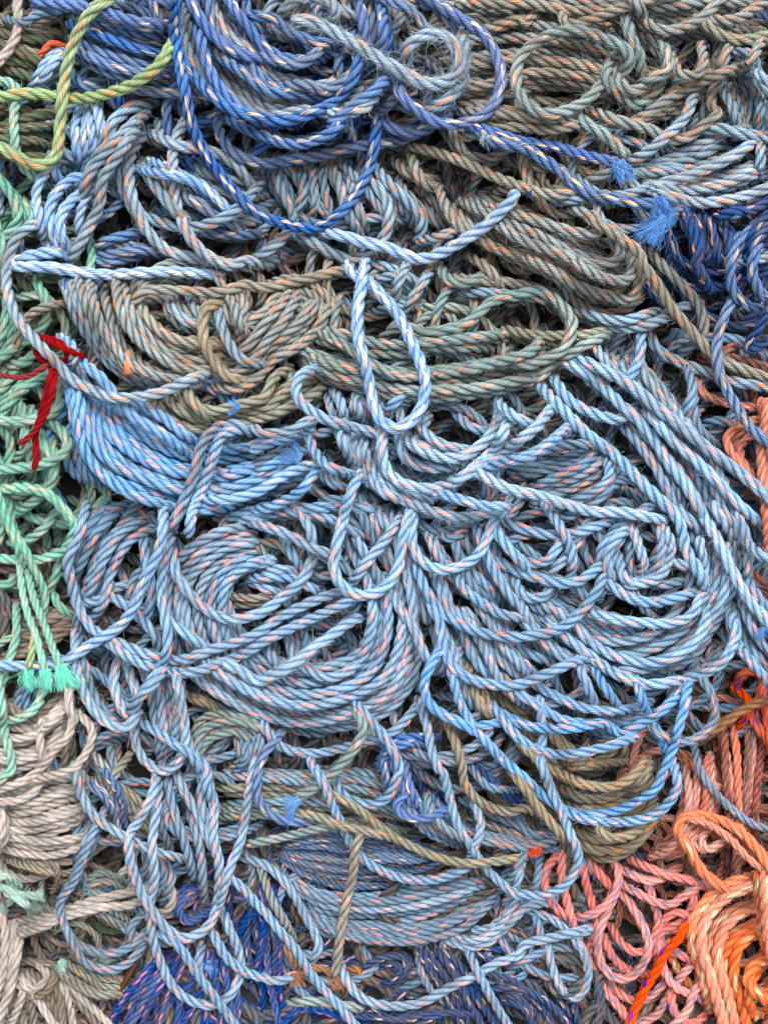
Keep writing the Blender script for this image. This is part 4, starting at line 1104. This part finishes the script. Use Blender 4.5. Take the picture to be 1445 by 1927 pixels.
thing('rope', 'fuzzy worn blue rope slanting over the top coil and curling into a small shaggy ring', 'rope')
R('gb', 11.5, '2: 160,60 220,0 330,-10 430,20 440,90 390,130', fuzz=1.4)
R('gb', 12.5, '2: 1120,200 1140,330 1120,450 1040,550 950,590', fuzz=1.8)
R('pb', 13.5, '2: 190,110 320,125 470,200 600,275 720,345 830,410 940,455 1050,440 1110,350 1080,240 980,190 870,220 820,290 830,350', fuzz=2.0, ends='ct')

thing('rope_end', 'two navy blue ropes twisted together, ending in bright blue frayed tassels at upper right', 'rope end')
R('bd', 11.5, '2: 1180,690 1300,720 1430,770 | 3: 150,780 300,800 430,840 540,870 640,890', ends='tf', fuzz=.1, part='strand')
R('bm', 12, '2: 1220,720 1330,780 1445,800 | 3: 130,810 230,870 330,940 400,1010 500,1060 650,1090 740,1110 830,1100', ends='tf', fuzz=.15, part='strand')
Fray('fb', 630, 895, 65, 42, 28, n=380, tile=3, spread=.7)
Fray('fb', 840, 1090, 70, 62, 30, n=380, tile=3, spread=.5)
Fray('fb', 880, 1200, 130, 66, 24, n=300, tile=3, spread=.45)
Fray('pb', 1240, 740, 120, 26, 20, n=120, tile=2, spread=1.0)
Fray('tl', 720, 950, 0, 40, 26, n=160, tile=3, spread=.5)

thing('rope', 'light blue rope with yellow flecks sweeping in a bowl curve up to its cut end', 'rope')
R('bl', 12.5, '2: 380,1260 500,1290 600,1320 700,1340 780,1375 900,1410 1020,1370 1120,1320 1220,1250 1310,1170 1380,1100 1425,1030', ends='tc', fuzz=.12)
Fray('nv', 148+0, 1060+0, 60, 10, 22, n=120, tile=3)

thing('rope', 'pale blue rope with cream flecks hanging in a long teardrop loop in the middle', 'rope')
R('bl', 12.5, '5: 500,40 540,110 620,150 690,220 760,300 820,400 870,520 910,620 930,720 900,840 830,920 770,945 700,910 650,830 625,720 600,600 565,450 560,320 575,190 600,60', fuzz=.12)

thing('rope', 'moss green rope with orange flecks in two crossing runs in the upper left corner', 'rope')
R('gn', 12, '1: -10,525 150,510 300,525 430,535 560,515 700,470 800,410 880,330 935,240', fuzz=.3)
R('gn', 12.5, '1: 600,-10 500,60 430,170 385,290 355,420 335,560 325,700 315,820 270,885 190,900 100,855 0,800', fuzz=.3)

# ------------------------------------------------------------------ lay everything down
things = []
LAID = []             # (kind, kw, x, y, z, thing)
def lowpass(A, sig):
    k = int(sig * 3); xk = np.arange(-k, k + 1); w = np.exp(-0.5 * (xk / sig) ** 2); w /= w.sum()
    Ap = np.pad(A, ((k, k), (0, 0)), 'edge')
    B = sum(w[i] * Ap[i:i + A.shape[0]] for i in range(2 * k + 1))
    Bp = np.pad(B, ((0, 0), (k, k)), 'edge')
    return sum(w[i] * Bp[:, i:i + A.shape[1]] for i in range(2 * k + 1))
YY = (GY0 + CELL * np.arange(GH))[:, None] * np.ones((1, GW))
TARGET = 140.0 + 60.0 * np.clip(1 - YY / H_PX, 0, 1)       # the heap is deepest towards its back
def relax():
    """the pile packs down under its own weight"""
    L = lowpass(HF, 9.0)
    C = np.maximum(0.0, L - TARGET)
    HF[:] = np.maximum(HF - C, 0.0)
    for it in LAID:
        x, y, z = it[2], it[3], it[4]
        z -= C[cell(x, y)]
def settled(it):
    z = it[4]
    return z
count = 0
for _, _, th, kind, kw in sorted(ITEMS, key=lambda i: (i[0], i[1])):
    if th not in things: things.append(th)
    count += 1
    if count % 60 == 0: relax()
    if kind == 'rope':
        p = kw['p']; ends = kw['ends']
        kw['r'] = r = kw['r'] * float(np.interp(p[:, 1].mean(), [700, 1100, 1650], [0.97, 0.94, 0.84]))
        p = p + rng.normal(size=p.shape) * 0.6
        tuck = [e == 't' for e in ends]
        ext0, ext1 = near_edge(p[0]), near_edge(p[-1])
        if ext0: p = np.vstack([p[0] + (p[0] - p[1]) / (np.linalg.norm(p[0] - p[1]) + 1e-6) * 90, p]); tuck[0] = False
        elif tuck[0]: p = np.vstack([p[0] + (p[0] - p[1]) / (np.linalg.norm(p[0] - p[1]) + 1e-6) * 16, p])
        if ext1: p = np.vstack([p, p[-1] + (p[-1] - p[-2]) / (np.linalg.norm(p[-1] - p[-2]) + 1e-6) * 90]); tuck[1] = False
        elif tuck[1]: p = np.vstack([p, p[-1] + (p[-1] - p[-2]) / (np.linalg.norm(p[-1] - p[-2]) + 1e-6) * 16])
        q = resample(p, step=3.0)
        z = settle(q, r, tuck, kw['lift'], kw['stiff'])
        LAID.append((kind, kw, q[:, 0].copy(), q[:, 1].copy(), z, th))
    else:
        x, y = kw['x'], kw['y']
        i, j = cell(np.array([x]), np.array([y]))
        z = float(HF[i, j][0]) - 6 + kw['lift']
        aa = math.radians(kw['ang']); dd = np.arange(0, kw['length'] * 0.8, 3)
        z = max(z, float(HF[cell(x + np.cos(aa) * dd, y + np.sin(aa) * dd)].max()) - 8)
        LAID.append((kind, kw, np.array([x]), np.array([y]), np.array([z]), th))
relax()
for kind, kw, x, y, z, th in LAID:
    if kind == 'rope':
        if z.max() < -160: continue                    # buried at the very bottom, nothing of it shows
        z = np.maximum(smooth1(z, 2.0), kw['r'] * (0.5 + 0.4 * rng.random()))
        n = max(6, int(len(x) * 3.0 / 4.2))
        si = np.linspace(0, len(x) - 1, n); ii = np.arange(len(x))
        kw['rw'] = kw['r'] * (D - float(z.mean())) / D
        th.parts.append(('rope', kw, to_world(np.interp(si, ii, x), np.interp(si, ii, y), np.interp(si, ii, z))))
    else:
        th.parts.append(('fray', kw, (x[0], y[0], max(8.0, z[0]))))

def fray_mesh(name, kw, pos):
    """an unlaid tip: a few matted clumps of fibre, each with its own droop and curl, and some stragglers"""
    x, y, z = pos
    n = int(kw['n'] * 1.3); a = math.radians(kw['ang'])
    d0 = np.array([math.cos(a), -math.sin(a), 0.0]); sd = np.array([math.sin(a), math.cos(a), 0.0])
    o = to_world(np.array([x]), np.array([y]), np.array([z]))[0]
    K = 5 + int(rng.integers(0, 3)); up = np.array([0, 0, 1.0])
    W = kw['width'] * 0.5 * S; LN = kw['length'] * S
    cl = rng.uniform(-1, 1, K); cz = rng.uniform(0.1, 1, K); clen = 0.6 + 0.45 * rng.random(K)
    cdir = cl * kw['spread'] * 0.45 + rng.normal(size=K) * 0.14; curl = rng.normal(size=K) * 0.22
    k = rng.integers(0, K, n)
    stray = rng.random(n) < 0.12
    b0 = np.clip(cl[k] + rng.normal(size=n) * 0.2, -1, 1)
    h0 = cz[k] * np.sqrt(1 - b0 ** 2) * 0.9 + rng.normal(size=n) * 0.08
    jit = np.where(stray, 0.5, 0.09)
    e1 = rng.normal(size=n) * jit; e2 = rng.normal(size=n) * jit
    ln = LN * clen[k] * (0.8 + 0.25 * rng.random(n))
    ph = rng.random(n) * 6.28; amp = np.where(stray, 0.10, 0.03)
    seg = 8; V = []
    side = np.cross(d0, rng.normal(size=(n, 3))); side /= np.linalg.norm(side, axis=1)[:, None]
    for q in range(seg + 1):
        u = q / seg
        lat = b0 * W * (0.75 - 0.25 * math.sin(u * 3.0)) + (cdir[k] + e1) * ln * u + curl[k] * ln * u * u + amp * ln * np.sin(ph + u * 9)
        hz = np.maximum(h0 * W * (0.9 - 0.35 * u) + e2 * ln * u * 0.6 + 0.05 * ln * np.sin(ph * 2 + u * 7), 0.0005) - 0.35 * ln * u * u * cz[k]
        c = o + (ln * u * (1 - 0.08 * u) - 5 * S)[:, None] * d0 + lat[:, None] * sd + hz[:, None] * up
        w = kw['w'] * S * (1 - 0.5 * u)
        V.append(c - side * w); V.append(c + side * w)
    V = np.stack(V, 1); m = 2 * (seg + 1)
    idx = np.arange(n)[:, None] * m
    F = np.concatenate([np.concatenate([idx + 2 * q, idx + 2 * q + 1, idx + 2 * q + 3, idx + 2 * q + 2], 1) for q in range(seg)], 0)
    uv = np.zeros((n * m, 2)); uv[:, 0] = 0.6 + np.repeat(rng.random(n) * 0.35, m)
    Rr = np.zeros((n * m, 4)); Rr[:, 1] = np.repeat(rng.random(n), m); Rr[:, 2] = np.repeat(rng.random(n), m)
    return make_mesh(name, V.reshape(-1, 3), F, uv, Rr, mat(kw['key']))

GROUPS = {'rope_coil': 'rope coils and hanks in the pile', 'rope_heap': 'loose rope heaps in the pile', 'rope': 'single ropes lying over the coils', 'rope_end': 'rope ends lying over the coils'}
for th in things:
    if not th.parts: continue
    allp = []
    for kind, kw, P in th.parts:
        allp.append(P.mean(0) if kind == 'rope' else to_world(*[np.array([v]) for v in P])[0])
    c = np.mean(allp, 0); base = np.array([c[0], c[1], 0.0])
    single = len(th.parts) == 1
    root = None
    if not single:
        root = bpy.data.objects.new(th.name, None)
        root.empty_display_size = 0.02
        root.location = base
        COL.objects.link(root)
    for kind, kw, P in th.parts:
        nm = th.name if single else kw['part']
        if kind == 'rope':
            me = rope_mesh(nm, P - base, kw['rw'], kw['key'], kw['fuzz'], kw['lay'], marker=kw.get('marker', True))
        else:
            me = fray_mesh(nm, kw, P)
            me.transform(__import__('mathutils').Matrix.Translation(-base))
        o = bpy.data.objects.new(nm, me); COL.objects.link(o)
        if single: o.location = base; root = o
        else: o.parent = root
        if kw.get('plabel'): o['label'] = kw['plabel']
    root['label'] = th.label; root['category'] = th.cat
    root['group'] = th.group or GROUPS.get(th.name) or 'scraps among the ropes'

# the buried bottom of the pile, seen through the gaps, their shade put into its dark colour
def merged(name, runs, key):
    ms = [rope_mesh('x', P, r, key, 0.0, 4.0) for P, r in runs]
    V, F, U, Rr, off = [], [], [], [], 0
    for me in ms:
        nv, nl = len(me.vertices), len(me.loops)
        v = np.empty(nv * 3, np.float32); me.vertices.foreach_get('co', v)
        f = np.empty(nl, np.int32); me.loops.foreach_get('vertex_index', f)
        uu = np.empty(nl * 2, np.float32); me.uv_layers[0].uv.foreach_get('vector', uu)
        c = np.empty(nv * 4, np.float32); me.attributes['rp'].data.foreach_get('color', c)
        pu = np.zeros((nv, 2)); pu[f] = uu.reshape(-1, 2)
        V.append(v.reshape(-1, 3)); F.append(f.reshape(-1, 4) + off); U.append(pu); Rr.append(c.reshape(-1, 4)); off += nv
        bpy.data.meshes.remove(me)
    return make_mesh(name, np.concatenate(V), np.concatenate(F), np.concatenate(U), np.concatenate(Rr), mat(key))
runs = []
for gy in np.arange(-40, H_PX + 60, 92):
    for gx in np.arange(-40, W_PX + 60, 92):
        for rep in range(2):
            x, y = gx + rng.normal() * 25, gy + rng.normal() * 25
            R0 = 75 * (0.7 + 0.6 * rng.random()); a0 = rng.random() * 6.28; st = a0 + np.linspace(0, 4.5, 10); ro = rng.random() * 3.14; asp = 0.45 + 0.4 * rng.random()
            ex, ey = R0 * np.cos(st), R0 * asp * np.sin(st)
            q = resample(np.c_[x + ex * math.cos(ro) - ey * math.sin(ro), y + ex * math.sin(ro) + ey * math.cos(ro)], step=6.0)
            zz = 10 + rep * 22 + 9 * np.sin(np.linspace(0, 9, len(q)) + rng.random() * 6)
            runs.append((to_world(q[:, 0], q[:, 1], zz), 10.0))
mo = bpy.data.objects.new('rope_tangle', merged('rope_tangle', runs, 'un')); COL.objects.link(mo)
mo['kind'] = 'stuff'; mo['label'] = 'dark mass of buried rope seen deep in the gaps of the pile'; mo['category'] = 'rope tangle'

# the ground the pile lies on
g = bpy.data.meshes.new('ground')
e = 6.0
g.from_pydata([(-e, -e, 0), (e, -e, 0), (e, e, 0), (-e, e, 0)], [], [(0, 1, 2, 3)])
go = bpy.data.objects.new('ground', g); COL.objects.link(go); go['kind'] = 'structure'
gm = bpy.data.materials.new('dark_earth'); gm.use_nodes = True
nt = gm.node_tree; bs = nt.nodes['Principled BSDF']; bs.inputs['Roughness'].default_value = 0.95
tc = nt.nodes.new('ShaderNodeNewGeometry'); ns = nt.nodes.new('ShaderNodeTexNoise'); ns.inputs['Scale'].default_value = 30; ns.inputs['Detail'].default_value = 6
rp_ = nt.nodes.new('ShaderNodeValToRGB'); rp_.color_ramp.elements[0].color = (0.01, 0.009, 0.008, 1); rp_.color_ramp.elements[1].color = (0.03, 0.026, 0.022, 1)
nt.links.new(tc.outputs['Position'], ns.inputs['Vector']); nt.links.new(ns.outputs[0], rp_.inputs[0]); nt.links.new(rp_.outputs[0], bs.inputs['Base Color'])
g.materials.append(gm)
print('parts', sum(len(t.parts) for t in things), 'most', max(len(t.parts) for t in things), 'things', len(things), 'max height', HF.max())
